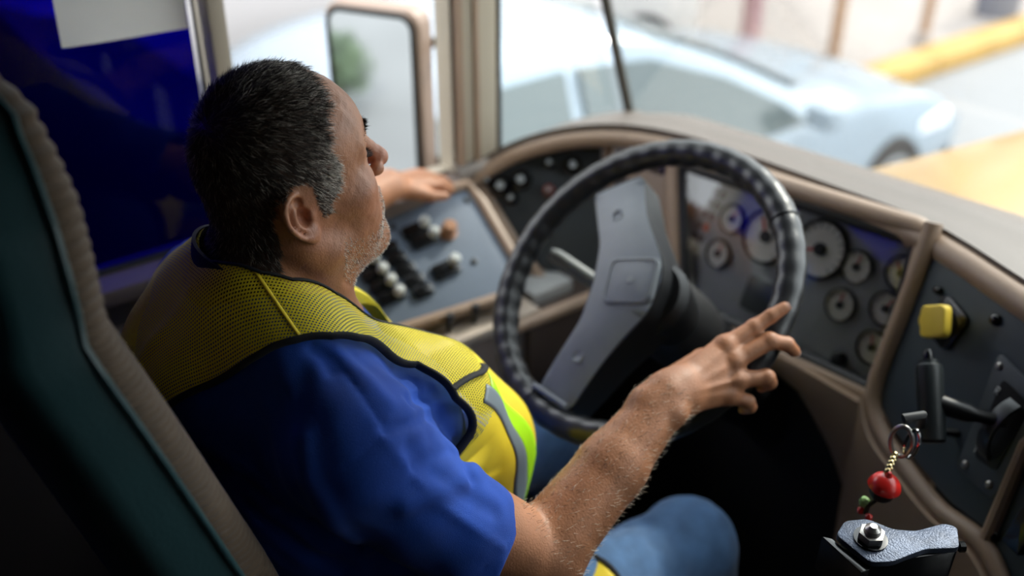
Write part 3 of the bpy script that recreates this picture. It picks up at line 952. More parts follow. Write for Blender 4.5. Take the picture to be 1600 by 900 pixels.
for i in range(5):
    p = ring_c + np.array((-0.002, -0.004, -0.020)) + (cp + np.array((0, 0, 0.020)) - ring_c - np.array((-0.002, -0.004, -0.020))) * (i / 4.6)
    B().lathe([(0.0012, -0.0045), (0.0042, -0.002), (0.0042, 0.002), (0.0012, 0.0045)], Fr(p, (1, 0, 0), (0.15, 0.1, 1)), 12).build('bead', GOLD, kc)
REDC = mat('red_charm_enamel', srgb(206, 36, 30), 0.3, coat=0.3)
prof = [(0.002, 0.024), (0.0035, 0.0195)] + [(0.0195 * math.sin(a_), 0.0195 * math.cos(a_) - 0.001) for a_ in np.linspace(0.22, 1.45, 9)] + [(0.0175, -0.001), (0.016, 0.002)]
fc = Fr(cp, (1, 0, 0), (0.12, 0.05, 1))
B().lathe(prof, fc, 24).build('charm_cap', REDC, kc)
B().lathe([(0.0155 * math.sin(a_) + 1e-4, 0.0155 * math.cos(a_) - 0.004) for a_ in np.linspace(0.3, 3.0, 9)], fc, 20).build('charm_ball', mat('dark_brown_bead', srgb(30, 20, 18), 0.5), kc)
B().lathe([(0.002, 0.006), (0.0055, 0.003), (0.006, -0.003), (0.003, -0.008)], Fr(fc.p(-0.012, -0.006, -0.030), (1, 0, 0), (0.4, 0, 1)), 12).build('charm_leaf', mat('pale_green_bead', srgb(150, 190, 120), 0.4), kc)
for (a_, b_, c_) in ((-0.010, -0.01, -0.042), (0.002, -0.012, -0.041)):
    B().lathe([(0.001, 0.005), (0.0045, 0.002), (0.0045, -0.002), (0.001, -0.005)], Fr(fc.p(a_, b_, c_), (1, 0, 0), (0, 0, 1)), 12).build('small_bead', REDC, kc)
B().tube([fc.p(0, 0, -0.015), fc.p(-0.006, -0.006, -0.032), fc.p(-0.004, -0.010, -0.042)], 0.003, 8).build('charm_body', mat('dark_brown_bead', srgb(30, 20, 18), 0.5), kc)

# ------------------------------------------------------------------ bracket on its stand
BRK = mat('worn_black_metal', srgb(62, 70, 86), 0.34, metal=0.55, var=0.35, vscale=60, bump=0.35, bscale=500)
dp = thing('lever_bracket', (0.56, 0.40, 0.0), 'worn metal bracket with a hex nut on a dark stand', 'bracket')
fb = Fr((0.545, 0.372, 0.946), (0.58, 0.81, 0.0), (0.04, -0.03, 1))
pl_ = [(-0.038, 0.006), (-0.022, 0.026), (0.004, 0.028), (0.026, 0.012), (0.050, 0.008), (0.086, 0.018), (0.098, 0.012), (0.088, -0.018), (0.052, -0.018), (0.030, -0.026), (0.010, -0.034), (-0.014, -0.034)]
B().prism(round_poly(pl_, 0.006), fb, 0.007, 0.0015).build('top_plate', BRK, dp)
B().prism([(-0.050, 0.012), (-0.040, 0.008), (-0.014, -0.036), (-0.024, -0.040)], fb.at(0, 0, -0.008), 0.05, 0.002).build('side_flange', BLKG, dp)
hx = [(0.0145 * math.cos(math.radians(60 * k)), 0.0145 * math.sin(math.radians(60 * k))) for k in range(6)]
nut = B().prism(hx, fb.at(-0.003, -0.002, 0.011), 0.011, 0.002).build('hex_nut', STEEL, dp)
B().lathe([(0.0095, 0.010), (0.0085, 0.016), (0.004, 0.020)], fb.at(-0.003, -0.002), 16).build('nut_dome', STEEL, nut)
B().lathe([(0.018, 0.0), (0.018, 0.002), (0.012, 0.0025)], fb.at(-0.003, -0.002), 20).build('washer', BLKG, dp)
B().prism(round_poly([(-0.030, 0.016), (0.09, 0.010), (0.09, -0.016), (-0.010, -0.030)], 0.006), fb.at(0, 0, -0.0075), 0.10, 0.002).build('box_body', BLKG, dp)
B().tube([fb.p(0.030, -0.005, -0.10), (0.565, 0.40, 0.0)], [0.032, 0.04], 14).build('stand', FOOT, dp)
B().lathe([(0.006, 0), (0.006, 0.006)], Fr(fb.p(0.095, -0.006, -0.012), (0, 0, 1), fb.u), 8).build('screw', BLKG, dp)

# ------------------------------------------------------------------ steering column and wheel
al = math.radians(48)
WF = Fr((0.042, 0.506, 0.983), (1, 0, 0), (0, -math.cos(al), math.sin(al)))
sc_ = thing('steering_column', (0.042, 0.9, 0.3), 'dark steering column with indicator stalk behind the wheel', 'steering column')
B().lathe([(0.062, -0.42), (0.060, -0.20), (0.064, -0.15), (0.060, -0.085), (0.050, -0.055)], WF, 28).build('column_shroud', FOOT, sc_)
B().lathe([(0.05, -0.95), (0.05, -0.40)], WF, 20).build('column_tube', FOOT, sc_)
st = B().tube([(-0.178, 0.524, 0.940), (-0.168, 0.530, 0.935), (-0.115, 0.560, 0.905), (-0.095, 0.572, 0.893)], [0.009, 0.0125, 0.0125, 0.010], 14).build('indicator_stalk', mat('grey_stalk', srgb(120, 124, 124), 0.4), sc_)
B().lathe([(0.012, -0.012), (0.018, -0.006), (0.018, 0.008), (0.012, 0.014)], Fr((-0.098, 0.570, 0.895), (0, 0, 1), (-0.75, -0.42, 0.42)), 18).build('stalk_collar', mat('grey_stalk', (0, 0, 0)), st)
B().tube([(-0.092, 0.573, 0.890), (0.0, 0.600, 0.880)], [0.018, 0.024], 14).build('stalk_housing', FOOT, sc_)

sw = thing('steering_wheel', tuple(WF.o), 'large black steering wheel with stitched leather cover', 'steering wheel')
COVER = mat('black_leather_cover', srgb(42, 44, 47), 0.33, var=0.12, vscale=40, bump=0.2, bscale=350, spec=0.6)
SPOKE = mat('grey_soft_spoke', srgb(124, 131, 138), 0.42, var=0.08, vscale=20, bump=0.15, bscale=900)
SPSIDE = mat('black_spoke_side', srgb(10, 11, 14), 0.5)
# rim with a scalloped grip cover
RC, RT = 0.2285, 0.0205
NB, NS, NA = 44, 44 * 8, 20
ring = []
for i in range(NS):
    a_ = 2 * math.pi * i / NS
    u_ = WF.u * math.cos(a_) + WF.v * math.sin(a_)
    row = []
    for k in range(NA):
        q = 2 * math.pi * k / NA
        # finger scallops on the inner back and the outer side, smooth towards the driver
        sc2 = 0.5 + 0.5 * math.cos(NB * a_)
        wgt = 0.25 + 0.75 * max(0.0, -math.cos(q)) ** 1.0
        r2 = RT * (1 + 0.05 * (sc2 - 0.5) * (0.6 + wgt) )
        # lacing seam on the inner side
        seam = math.exp(-((math.atan2(math.sin(q - 2.7), math.cos(q - 2.7))) / 0.20) ** 2)
        r2 -= 0.0016 * seam
        row.append(WF.o + u_ * (RC + r2 * math.cos(q)) + WF.n * (r2 * math.sin(q)))
    ring.append(row)
b = B().grid(ring + [ring[0]], True)
rim = b.build('rim', COVER, sw, smooth=180)
# cross-joint band of the cover
for a0 in (52.0, 262.0):
    a_ = math.radians(a0)
    c_ = WF.o + RC * (WF.u * math.cos(a_) + WF.v * math.sin(a_))
    er = WF.u * math.cos(a_) + WF.v * math.sin(a_)
    B().tube([c_ + 0.0214 * (er * math.cos(q) + WF.n * math.sin(q)) for q in np.linspace(0, 2 * math.pi, 25)[:-1]], 0.0012, 6, True).build('seam_band', COVER, rim)
# cross stitches on the inner seam
stb = B()
for i in range(150):
    a_ = 2 * math.pi * (i + 0.5) / 150
    er = WF.u * math.cos(a_) + WF.v * math.sin(a_)
    et = -WF.u * math.sin(a_) + WF.v * math.cos(a_)
    q0, q1 = 2.52, 2.88
    p0 = WF.o + er * (RC + 0.0198 * math.cos(q0)) + WF.n * 0.0198 * math.sin(q0) - et * 0.002
    p1 = WF.o + er * (RC + 0.0198 * math.cos(q1)) + WF.n * 0.0198 * math.sin(q1) + et * 0.002
    stb.tube([p0, p1], 0.0008, 5)
stb.build('stitching', mat('dark_thread', srgb(36, 38, 42), 0.6), rim, kind='stuff')
# two broad spokes meeting at the hub; outline in the wheel plane
out = [(-0.172, 0.094), (-0.112, 0.156), (-0.048, 0.098), (0.030, 0.048), (0.052, 0.022), (0.066, -0.030), (0.058, -0.060), (0.046, -0.120), (0.034, -0.214), (-0.038, -0.216), (-0.034, -0.150),
       (-0.030, -0.090), (-0.050, -0.030), (-0.085, 0.024)]
out = round_poly(out, 0.016, 4)
bm = bmesh.new()
def hgt(a_, b_):
    r_ = math.hypot(a_, b_)
    return 0.006 + 0.026 * max(0.0, 1 - (r_ / 0.20) ** 2)
tv = [bm.verts.new(WF.p(a_, b_, hgt(a_, b_))) for a_, b_ in out]
ft = bm.faces.new(tv)
bv = [bm.verts.new(WF.p(a_ * 0.98 + 0.006, b_ * 0.98, -0.035 - 0.010 * max(0, 1 - math.hypot(a_, b_) / 0.2))) for a_, b_ in out]
sides = []
for i in range(len(out)):
    j = (i + 1) % len(out)
    sides.append(bm.faces.new((tv[j], tv[i], bv[i], bv[j])))
bk = bm.faces.new(bv[::-1])
bmesh.ops.triangulate(bm, faces=[ft, bk])
bm2 = B().addbm(bm)
core = bm2.build('spoke_core', SPSIDE, sw, smooth=30)
# soft-touch face of the spokes, a touch inside the outline
G2 = []
poly2 = [(a_ * 0.965 + 0.0, b_ * 0.985) for a_, b_ in out]
bm = bmesh.new()
tv = [bm.verts.new((a_, b_, 0)) for a_, b_ in poly2]
ft = bm.faces.new(tv)
bmesh.ops.triangulate(bm, faces=[ft])
bmesh.ops.subdivide_edges(bm, edges=list(bm.edges), cuts=3, use_grid_fill=True)
bmesh.ops.triangulate(bm, faces=list(bm.faces))
edge_v = set(v for e in bm.edges if e.is_boundary for v in e.verts)
for v in bm.verts:
    a_, b_ = v.co.x, v.co.y
    v.co = Vector(WF.p(a_, b_, hgt(a_, b_) + (0.0035 if v not in edge_v else 0.0005)))
B().addbm(bm).build('spoke_face', SPOKE, sw, smooth=80)
# hub pad and its frame, small dimples on the spokes
hp = WF.at(0.010, -0.004, 0.036).rot(math.radians(26))
pad = B().prism(rrect(0.082, 0.076, 0.014), hp, 0.012, 0.003).build('horn_pad', SPOKE, sw)
B().tube([hp.p(a_, b_, 0.0005) for a_, b_ in rrect(0.074, 0.068, 0.012)], 0.0012, 6, True).build('pad_frame', mat('pale_grey_line', srgb(120, 126, 132), 0.4), pad)
B().prism([(-0.004, -0.004), (0.004, -0.004), (0.005, 0.004), (0.0, 0.007), (-0.005, 0.004)], hp.at(0, 0, 0.001), 0.001).build('emblem', mat('pale_emblem', srgb(150, 156, 160), 0.35), pad)
for (a_, b_) in ((0.004, -0.135), (-0.088, 0.075)):
    B().lathe([(0.009, 0.0), (0.009, 0.0045), (0.006, 0.003)], WF.at(a_, b_, hgt(a_, b_) + 0.001), 16).build('spoke_screw', SPOKE, sw)
B().tube([WF.p(-0.038, -0.206, 0.016), WF.p(0.034, -0.204, 0.016)], 0.005, 8).build('spoke_end_clip', mat('pale_grey_line', (0, 0, 0)), sw)
B().lathe([(0.045, -0.085), (0.054, -0.05), (0.060, -0.015), (0.052, 0.0)], WF.at(0.022, -0.004), 28).build('hub', SPSIDE, sw)

# ------------------------------------------------------------------ driver seat
RIBF = mat('brown_ribbed_fabric', srgb(74, 56, 36), 0.85, var=0.12, vscale=30, sheen=0.3, bump=0.35, bscale=900)
VINYL = mat('dark_teal_vinyl', srgb(44, 73, 77), 0.36, var=0.08, vscale=10, bump=0.25, bscale=260)
seat = thing('driver_seat', (0.0, -0.15, 0.0), 'high-back driver seat, brown ribbed fabric front and teal vinyl back', 'seat')
def zprof(z, tab):
    return float(np.interp(z, [t_[0] for t_ in tab], [t_[1] for t_ in tab]))
WT = [(0.45, 0.235), (0.7, 0.25), (1.0, 0.255), (1.18, 0.250), (1.28, 0.240), (1.315, 0.228), (1.35, 0.224), (1.39, 0.214), (1.43, 0.190), (1.46, 0.155), (1.48, 0.11), (1.492, 0.03)]
YF = [(0.45, -0.035), (1.003, -0.180), (1.20, -0.240), (1.30, -0.272), (1.40, -0.268), (1.46, -0.276), (1.492, -0.30)]
TH = [(0.45, 0.13), (1.0, 0.13), (1.28, 0.115), (1.32, 0.105), (1.40, 0.11), (1.45, 0.085), (1.492, 0.03)]
zs = list(np.arange(0.46, 0.92, 0.01)) + list(np.arange(0.92, 1.31, 0.0014)) + list(np.arange(1.31, 1.4921, 0.0022))
def seat_loop(z, q0, q1, n, grow=0.0, ribs=False):
    w, yf, th = zprof(z, WT), zprof(z, YF), zprof(z, TH)
    row = []
    for q in np.linspace(q0, q1, n):
        c_, s_ = math.cos(q), math.sin(q)
        e = 0.42 if s_ >= 0 else 0.72
        x = math.copysign(abs(c_) ** e, c_)
        y = math.copysign(abs(s_) ** e, s_)
        g = grow
        if ribs:
            pitch = 0.0115 if z > 1.31 else 0.0074
            g += (0.0015 if z > 1.31 else (0.0013 if z > 0.92 else 0.0)) * math.sin(2 * math.pi * (z + (0.25 * y if z > 1.31 else 0.5 * y) * 0.03) / pitch)
        # side bolsters in front
        bol = 0.020 * max(0, abs(x) - 0.55) / 0.45 if y > 0 else 0
        row.append((x * (w + g), yf - th / 2 + y * (th / 2 + g + bol), z))
    return row
G = [seat_loop(z, math.radians(8), math.radians(172), 64, 0.001, True) for z in zs]
B().grid(G).build('fabric_cover', RIBF, seat, smooth=180)
zs2 = np.arange(0.46, 1.4921, 0.008)
G = [seat_loop(z, math.radians(171), math.radians(369), 72, -0.0005 + 0.003 * math.sin(40 * z) * math.exp(-((z - 1.315) / 0.03) ** 2)) for z in zs2]
B().grid(G).build('vinyl_back', VINYL, seat, smooth=180)
for q in (8, 172):
    B().tube([seat_loop(z, math.radians(q), math.radians(q), 1, 0.001)[0] for z in zs2], 0.0035, 8).build('piping', VINYL, seat)
# cushion, base
cb = B()
cb.box((0.0, 0.16, 0.455), (0.50, 0.50, 0.13), None, 0.05, 4)
cb.build('seat_cushion', RIBF, seat)
B().mm(-0.2, 0.2, -0.05, 0.36, 0.0, 0.39, 0.02).build('pedestal', FOOT, seat)
# ------------------------------------------------------------------ signed-distance modelling for the person
def smin(a, b, k):
    if k <= 0:
        return np.minimum(a, b)
    h = np.maximum(k - np.abs(a - b), 0.0) / k
    return np.minimum(a, b) - h * h * k * 0.25


def smax(a, b, k):
    return -smin(-a, -b, k)


def nrm(q):
    return np.sqrt(np.einsum('ij,ij->i', q, q))


def s_ell(p, c, r, R=None):
    q = p - np.asarray(c)
    if R is not None:
        q = q @ R
    r = np.asarray(r)
    k0 = nrm(q / r)
    k1 = nrm(q / (r * r))
    return np.where(k1 < 1e-9, -r.min(), k0 * (k0 - 1.0) / np.maximum(k1, 1e-9))


def s_cone(p, a, b, r1, r2):
    """round cone between a and b"""
    a = np.asarray(a, float)
    b = np.asarray(b, float)
    ba = b - a
    L = ba @ ba
    t = np.clip((p - a) @ ba / L, 0, 1)
    d = nrm(p - a - t[:, None] * ba)
    return d - (r1 + (r2 - r1) * t)


def s_flat(p, a, b, r1, r2, n, f):
    """round cone flattened along direction n by factor f (<1)"""
    a = np.asarray(a, float)
    b = np.asarray(b, float)
    n = np.asarray(n, float)
    n = n / np.linalg.norm(n)
    ba = b - a
    t = np.clip((p - a) @ ba / (ba @ ba), 0, 1)
    q = p - a - t[:, None] * ba
    h = q @ n
    w2 = np.maximum((q * q).sum(1) - h * h, 0)
    rr = r1 + (r2 - r1) * t
    return (np.sqrt(w2 + (h / f) ** 2) - rr) * (0.5 + 0.5 * f)


class Prim:
    __slots__ = ('f', 'c', 'R', 'k', 'op', 'sym')

    def __init__(self, f, c, R, k, op):
        self.f, self.c, self.R, self.k, self.op = f, np.asarray(c, float), R, k, op


class Sdf:
    """ordered list of primitives; op '+' smooth union, '-' smooth subtraction, 'd' displacement"""

    def __init__(self):
        self.prims = []
        self.M = None          # head frame: p_local = (p - o) @ M / s

    def _add(self, f, c, R, k, op):
        if self.M is not None:
            M, o, s = self.M
            cw = np.asarray(c, float) * s @ M.T + o
            g = f
            self.prims.append(Prim(lambda p, g=g, M=M, o=o, s=s: g((p - o) @ M / s) * s, cw, R * s, k * s, op))
        else:
            self.prims.append(Prim(f, c, R, k, op))
        return self

    def ell(self, c, r, k=0.02, op='+', R=None):
        return self._add(lambda p: s_ell(p, c, r, R), c, max(r), k, op)

    def cone(self, a, b, r1, r2, k=0.02, op='+'):
        a, b = np.asarray(a, float), np.asarray(b, float)
        return self._add(lambda p: s_cone(p, a, b, r1, r2), (a + b) / 2, np.linalg.norm(b - a) / 2 + max(r1, r2), k, op)

    def flat(self, a, b, r1, r2, n, f, k=0.02, op='+'):
        a, b = np.asarray(a, float), np.asarray(b, float)
        return self._add(lambda p: s_flat(p, a, b, r1, r2, n, f), (a + b) / 2, np.linalg.norm(b - a) / 2 + max(r1, r2), k, op)

    def fn(self, f, c, R, k=0.0, op='+'):
        return self._add(f, c, R, k, op)

    def groove(self, pts, w, depth):
        """crease (depth > 0 cuts in, < 0 raises) along a polyline"""
        P = np.asarray(pts, float)
        c = P.mean(0)
        R = np.linalg.norm(P - c, axis=1).max() + 2.5 * w

        def f(p):
            d = np.full(len(p), 1e9)
            for i in range(len(P) - 1):
                ba = P[i + 1] - P[i]
                t = np.clip((p - P[i]) @ ba / (ba @ ba), 0, 1)
                d = np.minimum(d, nrm(p - P[i] - t[:, None] * ba))
            return depth * np.exp(-(d / w) ** 2)
        return self._add(f, c, R, 0.0, 'd')

    def disp(self, f, c, R):
        return self._add(f, c, R, 0.0, 'd')

    def eval(self, p, c=None, rad=1e9):
        d = np.full(len(p), 0.30)
        use = self.prims
        if c is not None:
            if getattr(self, 'cache', None) is None or len(self.cache[0]) != len(self.prims):
                self.cache = (np.array([q.c for q in self.prims]), np.array([q.R + q.k * 2.2 + 0.006 for q in self.prims]))
            near = ((self.cache[0] - c) ** 2).sum(1) <= (self.cache[1] + rad) ** 2
            use = [self.prims[i] for i in np.nonzero(near)[0]]
        for q in use:
            if q.op == '+':
                d = smin(d, q.f(p), q.k)
            elif q.op == '-':
                d = smax(d, -q.f(p), q.k)
            elif q.op == '^':
                d = smax(d, q.f(p), q.k)
            else:
                d = d + q.f(p)
        return d


def surface_nets(S, lo, hi, h, N=16):
    """sparse surface nets: verts, quads"""
    lo, hi = np.asarray(lo, float), np.asarray(hi, float)
    bs = h * N
    nb = np.ceil((hi - lo) / bs).astype(int)
    dims = nb * N + 1
    brad = bs * 0.8661
    ax = np.arange(N + 1)
    lx, ly, lz = np.meshgrid(ax, ax, ax, indexing='ij')
    loc = np.stack([lx, ly, lz], -1).reshape(-1, 3)
    locw = loc * h
    cid, cpos = [], []
    E = [[], [], []]
    Sg = [[], [], []]
    gx, gy, gz = np.meshgrid(*[np.arange(n) for n in nb], indexing='ij')
    blocks = np.stack([gx, gy, gz], -1).reshape(-1, 3)
    # coarse pass
    cen = lo + (blocks + 0.5) * bs
    keep = np.abs(S.eval(cen)) < brad * 1.7 + 0.012
    off8 = np.array([[i, j, k] for i in (0, 1) for j in (0, 1) for k in (0, 1)])
    for bi in np.nonzero(keep)[0]:
        blk = blocks[bi]
        o = lo + blk * bs
        V = S.eval(o + locw, cen[bi], brad).reshape(N + 1, N + 1, N + 1)
        ins = V < 0
        if ins.all() or not ins.any():
            continue
        c = [ins[i:N + i, j:N + j, k:N + k] for i, j, k in off8]
        s = sum(x.astype(np.int8) for x in c)
        act = np.nonzero((s > 0) & (s < 8))
        I = np.stack(act, 1)
        acc = np.zeros((len(I), 3))
        cnt = np.zeros(len(I))
        for a in range(3):
            e = np.zeros(3, int)
            e[a] = 1
            o1, o2 = [x for x in range(3) if x != a]
            for u in (0, 1):
                for v in (0, 1):
                    b = np.zeros(3, int)
                    b[o1], b[o2] = u, v
                    p0 = I + b
                    p1 = p0 + e
                    v0 = V[p0[:, 0], p0[:, 1], p0[:, 2]]
                    v1 = V[p1[:, 0], p1[:, 1], p1[:, 2]]
                    m = (v0 < 0) != (v1 < 0)
                    t = np.where(m, v0 / np.where(m, v0 - v1, 1), 0)
                    acc += np.where(m[:, None], b + t[:, None] * e, 0)
                    cnt += m
        pos = o + (I + acc / cnt[:, None]) * h
        g = I + blk * N
        cid.append((g[:, 0] * dims[1] + g[:, 1]) * dims[2] + g[:, 2])
        cpos.append(pos)
        for a in range(3):
            sl0 = [slice(0, N)] * 3
            sl1 = [slice(0, N)] * 3
            sl1[a] = slice(1, N + 1)
            d0, d1 = ins[tuple(sl0)], ins[tuple(sl1)]
            J = np.stack(np.nonzero(d0 != d1), 1)
            if len(J):
                E[a].append(J + blk * N)
                Sg[a].append(d0[J[:, 0], J[:, 1], J[:, 2]])
    cid = np.concatenate(cid)
    cpos = np.concatenate(cpos)
    order = np.argsort(cid)
    cid, cpos = cid[order], cpos[order]
    quads = []
    for a in range(3):
        if not E[a]:
            continue
        J = np.concatenate(E[a])
        sg = np.concatenate(Sg[a])
        o1, o2 = (a + 1) % 3, (a + 2) % 3
        q = []
        ok = np.ones(len(J), bool)
        for u, v in ((0, 0), (-1, 0), (-1, -1), (0, -1)):
            K2 = J.copy()
            K2[:, o1] += u
            K2[:, o2] += v
            ok &= (K2 >= 0).all(1)
            key = (K2[:, 0] * dims[1] + K2[:, 1]) * dims[2] + K2[:, 2]
            ix = np.clip(np.searchsorted(cid, key), 0, len(cid) - 1)
            ok &= cid[ix] == key
            q.append(ix)
        q = np.stack(q, 1)
        q = np.where(sg[:, None], q, q[:, ::-1])
        quads.append(q[ok])
    return cpos, np.concatenate(quads)


def sdf_normals(S, P, e=0.0015):
    N = np.zeros_like(P)
    for a in range(3):
        d = np.zeros(3)
        d[a] = e
        N[:, a] = chunk_eval(S, P + d) - chunk_eval(S, P - d)
    return N / np.maximum(np.linalg.norm(N, axis=1, keepdims=True), 1e-9)


def chunk_eval(S, P, n=60000):
    return np.concatenate([S.eval(P[i:i + n]) for i in range(0, len(P), n)])


def vnoise(p, s, seed=0):
    """cheap smooth pseudo-noise in [-1, 1]"""
    r = np.random.default_rng(seed)
    out = np.zeros(len(p))
    for _ in range(6):
        k = r.normal(size=3) * s
        out += np.sin(p @ k + r.uniform(0, 6.28))
    return out / 3.4
# ------------------------------------------------------------------ the driver
SKIN = mat('tan_skin', (0.5, 0.25, 0.15), 0.48, var=0.10, vscale=55, bump=0.28, bscale=420, sss=0.06, attr='tint', spec=0.45)
tau = math.radians(11)
HM = np.array([[1, 0, 0], [0, math.cos(tau), -math.sin(tau)], [0, math.sin(tau), math.cos(tau)]])   # columns = head axes
HO = np.array((0.0, -0.008, 1.262))
HS = 1.04
def hw(p):
    return np.asarray(p, float) * HS @ HM.T + HO
def hl(P):
    return (P - HO) @ HM / HS

BD = Sdf()
# --- torso core, neck
BD.ell((0, -0.045, 0.98), (0.165, 0.118, 0.19), 0.03)
BD.cone((-0.195, -0.035, 1.045), (0.185, -0.05, 1.055), 0.050, 0.050, 0.05)
BD.ell((0, 0.045, 0.77), (0.165, 0.145, 0.16), 0.06)
BD.ell((0, 0.0, 0.60), (0.17, 0.14, 0.11), 0.06)
for sg in (-1, 1):
    BD.cone((sg * 0.03, -0.062, 1.165), (sg * 0.15, -0.055, 1.085), 0.050, 0.040, 0.04)
    BD.cone((sg * 0.095, 0.03, 0.585), (0.195 if sg > 0 else -0.16, 0.49, 0.585), 0.080, 0.058, 0.03)
    BD.cone((0.195 if sg > 0 else -0.16, 0.49, 0.585), (0.195 if sg > 0 else -0.16, 0.60, 0.14), 0.058, 0.040, 0.02)
BD.cone((0, -0.062, 1.115), (0, -0.026, 1.235), 0.070, 0.061, 0.025)
# --- right arm
AR = dict(sh=(0.205, -0.055, 1.045), elbow=(0.2890, 0.1250, 0.8620), fore1=(0.2840, 0.184, 0.904), wrist=(0.2618, 0.3424, 0.9818))
BD.cone(AR['sh'], AR['elbow'], 0.056, 0.047, 0.04)
BD.ell((0.286, 0.135, 0.876), (0.046, 0.047, 0.046), 0.012)
BD.cone((0.284, 0.155, 0.890), (0.2740, 0.245, 0.9335), 0.0460, 0.0412, 0.010)
BD.cone((0.2740, 0.240, 0.9310), AR['wrist'], 0.0414, 0.0300, 0.010)
# --- right hand on the rim
J = dict(
    wrist=(0.2618, 0.3424, 0.9818),
    imcp=(0.2555, 0.4509, 1.0121), ipip=(0.2639, 0.4941, 1.0266), idip=(0.2703, 0.5184, 1.0379), itip=(0.2757, 0.5369, 1.0462),
    mmcp=(0.2738, 0.4482, 0.9983), mpip=(0.2875, 0.4993, 1.0160), mdip=(0.2998, 0.5198, 1.0091), mtip=(0.3016, 0.5352, 0.9930),
    rmcp=(0.2866, 0.4415, 0.9796), rpip=(0.3064, 0.4775, 0.9790), rdip=(0.3046, 0.4885, 0.9652), rtip=(0.2958, 0.4845, 0.9549),
    pmcp=(0.2875, 0.4274, 0.9634), ppip=(0.3015, 0.4513, 0.9497), pdip=(0.3012, 0.4587, 0.9380), ptip=(0.2944, 0.4552, 0.9316),
    tcmc=(0.2386, 0.3893, 0.9795), tmcp=(0.2266, 0.4411, 0.9811), tip_=(0.2390, 0.4822, 0.9860), ttip=(0.2497, 0.5068, 0.9916))
J = {k: np.array(v) for k, v in J.items()}
HN = np.cross(J['imcp'] - J['pmcp'], J['mmcp'] - J['wrist'])      # back-of-hand normal
HN /= np.linalg.norm(HN)
if HN @ np.array((0.68, -0.53, 0.5)) < 0:
    HN = -HN
for k, r0, r1 in (('imcp', 0.0150, 0.0128), ('mmcp', 0.0158, 0.0132), ('rmcp', 0.0155, 0.0126), ('pmcp', 0.0150, 0.0118)):
    a = J['wrist'] + (J[k] - J['wrist']) * 0.12 - HN * 0.003
    BD.flat(a, J[k] - HN * 0.004, r0 + 0.003, r1 + 0.001, HN, 0.80, 0.020)
BD.flat(J['wrist'] - (J['mmcp'] - J['wrist']) * 0.25, J['wrist'] + (J['mmcp'] - J['wrist']) * 0.2, 0.029, 0.030, HN, 0.80, 0.010)
BD.cone(J['tcmc'] - HN * 0.006, J['tmcp'], 0.018, 0.0125, 0.018)
BD.cone(J['tmcp'], J['tip_'], 0.0118, 0.0105, 0.004)
BD.cone(J['tip_'], J['ttip'], 0.0105, 0.0085, 0.003)
for f_, r0 in (('i', 0.0104), ('m', 0.0108), ('r', 0.0103), ('p', 0.0094)):
    BD.cone(J[f_ + 'mcp'], J[f_ + 'pip'], r0 * 1.12, r0 * 0.98, 0.007)
    BD.ell(J[f_ + 'pip'], (r0 * 1.07,) * 3, 0.004)
    BD.cone(J[f_ + 'pip'], J[f_ + 'dip'], r0 * 0.97, r0 * 0.88, 0.003)
    BD.cone(J[f_ + 'dip'], J[f_ + 'tip'], r0 * 0.89, r0 * 0.74, 0.003)
    BD.ell(J[f_ + 'mcp'] + HN * 0.0035, (0.0092,) * 3, 0.010)
for k in ('imcp', 'mmcp', 'rmcp', 'pmcp'):          # extensor tendons
    BD.groove([J['wrist'] + (J[k] - J['wrist']) * 0.3 + HN * 0.014, J[k] + HN * 0.012], 0.0042, -0.0016)
BD.groove([J['wrist'] + HN * 0.024 + (J['mmcp'] - J['wrist']) * 0.1, J['wrist'] + (J['rmcp'] - J['wrist']) * 0.55 + HN * 0.016, J['rmcp'] + HN * 0.013], 0.003, -0.0012)
for f_ in 'imrp':                                  # knuckle creases
    d_ = J[f_ + 'dip'] - J[f_ + 'pip']
    for q in (-0.0028, 0.0, 0.0028):
        c_ = J[f_ + 'pip'] + d_ / np.linalg.norm(d_) * q + HN * 0.0112
        s_ = np.cross(d_, HN)
        s_ /= np.linalg.norm(s_)
        BD.groove([c_ - s_ * 0.006, c_ + s_ * 0.006], 0.0009, 0.0006)
BD.ell(np.array((0.287, 0.333, 0.976)), (0.013,) * 3, 0.014)      # ulna knob at the wrist
# --- left arm reaching to the window ledge
BD.cone((-0.205, -0.03, 1.050), (-0.40, 0.16, 0.975), 0.054, 0.045, 0.04)
BD.cone((-0.40, 0.16, 0.975), (-0.485, 0.405, 0.985), 0.046, 0.030, 0.02)
LJ_ = np.array((-0.497, 0.450, 0.978))
BD.flat((-0.488, 0.41, 0.982), (-0.503, 0.478, 0.965), 0.032, 0.036, (0.1, -0.1, 1), 0.55, 0.02)
for i, (dx, L_) in enumerate(((-0.027, 0.050), (-0.010, 0.060), (0.008, 0.056), (0.025, 0.044))):
    a = np.array((-0.503 + dx, 0.482, 0.964))
    m_ = a + np.array((0.06 * dx / 0.03 * 0.1, L_ * 0.6, -0.004))
    BD.cone(a, m_, 0.0105, 0.0095, 0.006)
    BD.cone(m_, m_ + np.array((0.0, L_ * 0.5, -0.016)), 0.0095, 0.0075, 0.003)
BD.cone((-0.475, 0.43, 0.972), (-0.455, 0.475, 0.955), 0.014, 0.011, 0.01)
BD.cone((-0.455, 0.475, 0.955), (-0.452, 0.505, 0.948), 0.0105, 0.008, 0.003)

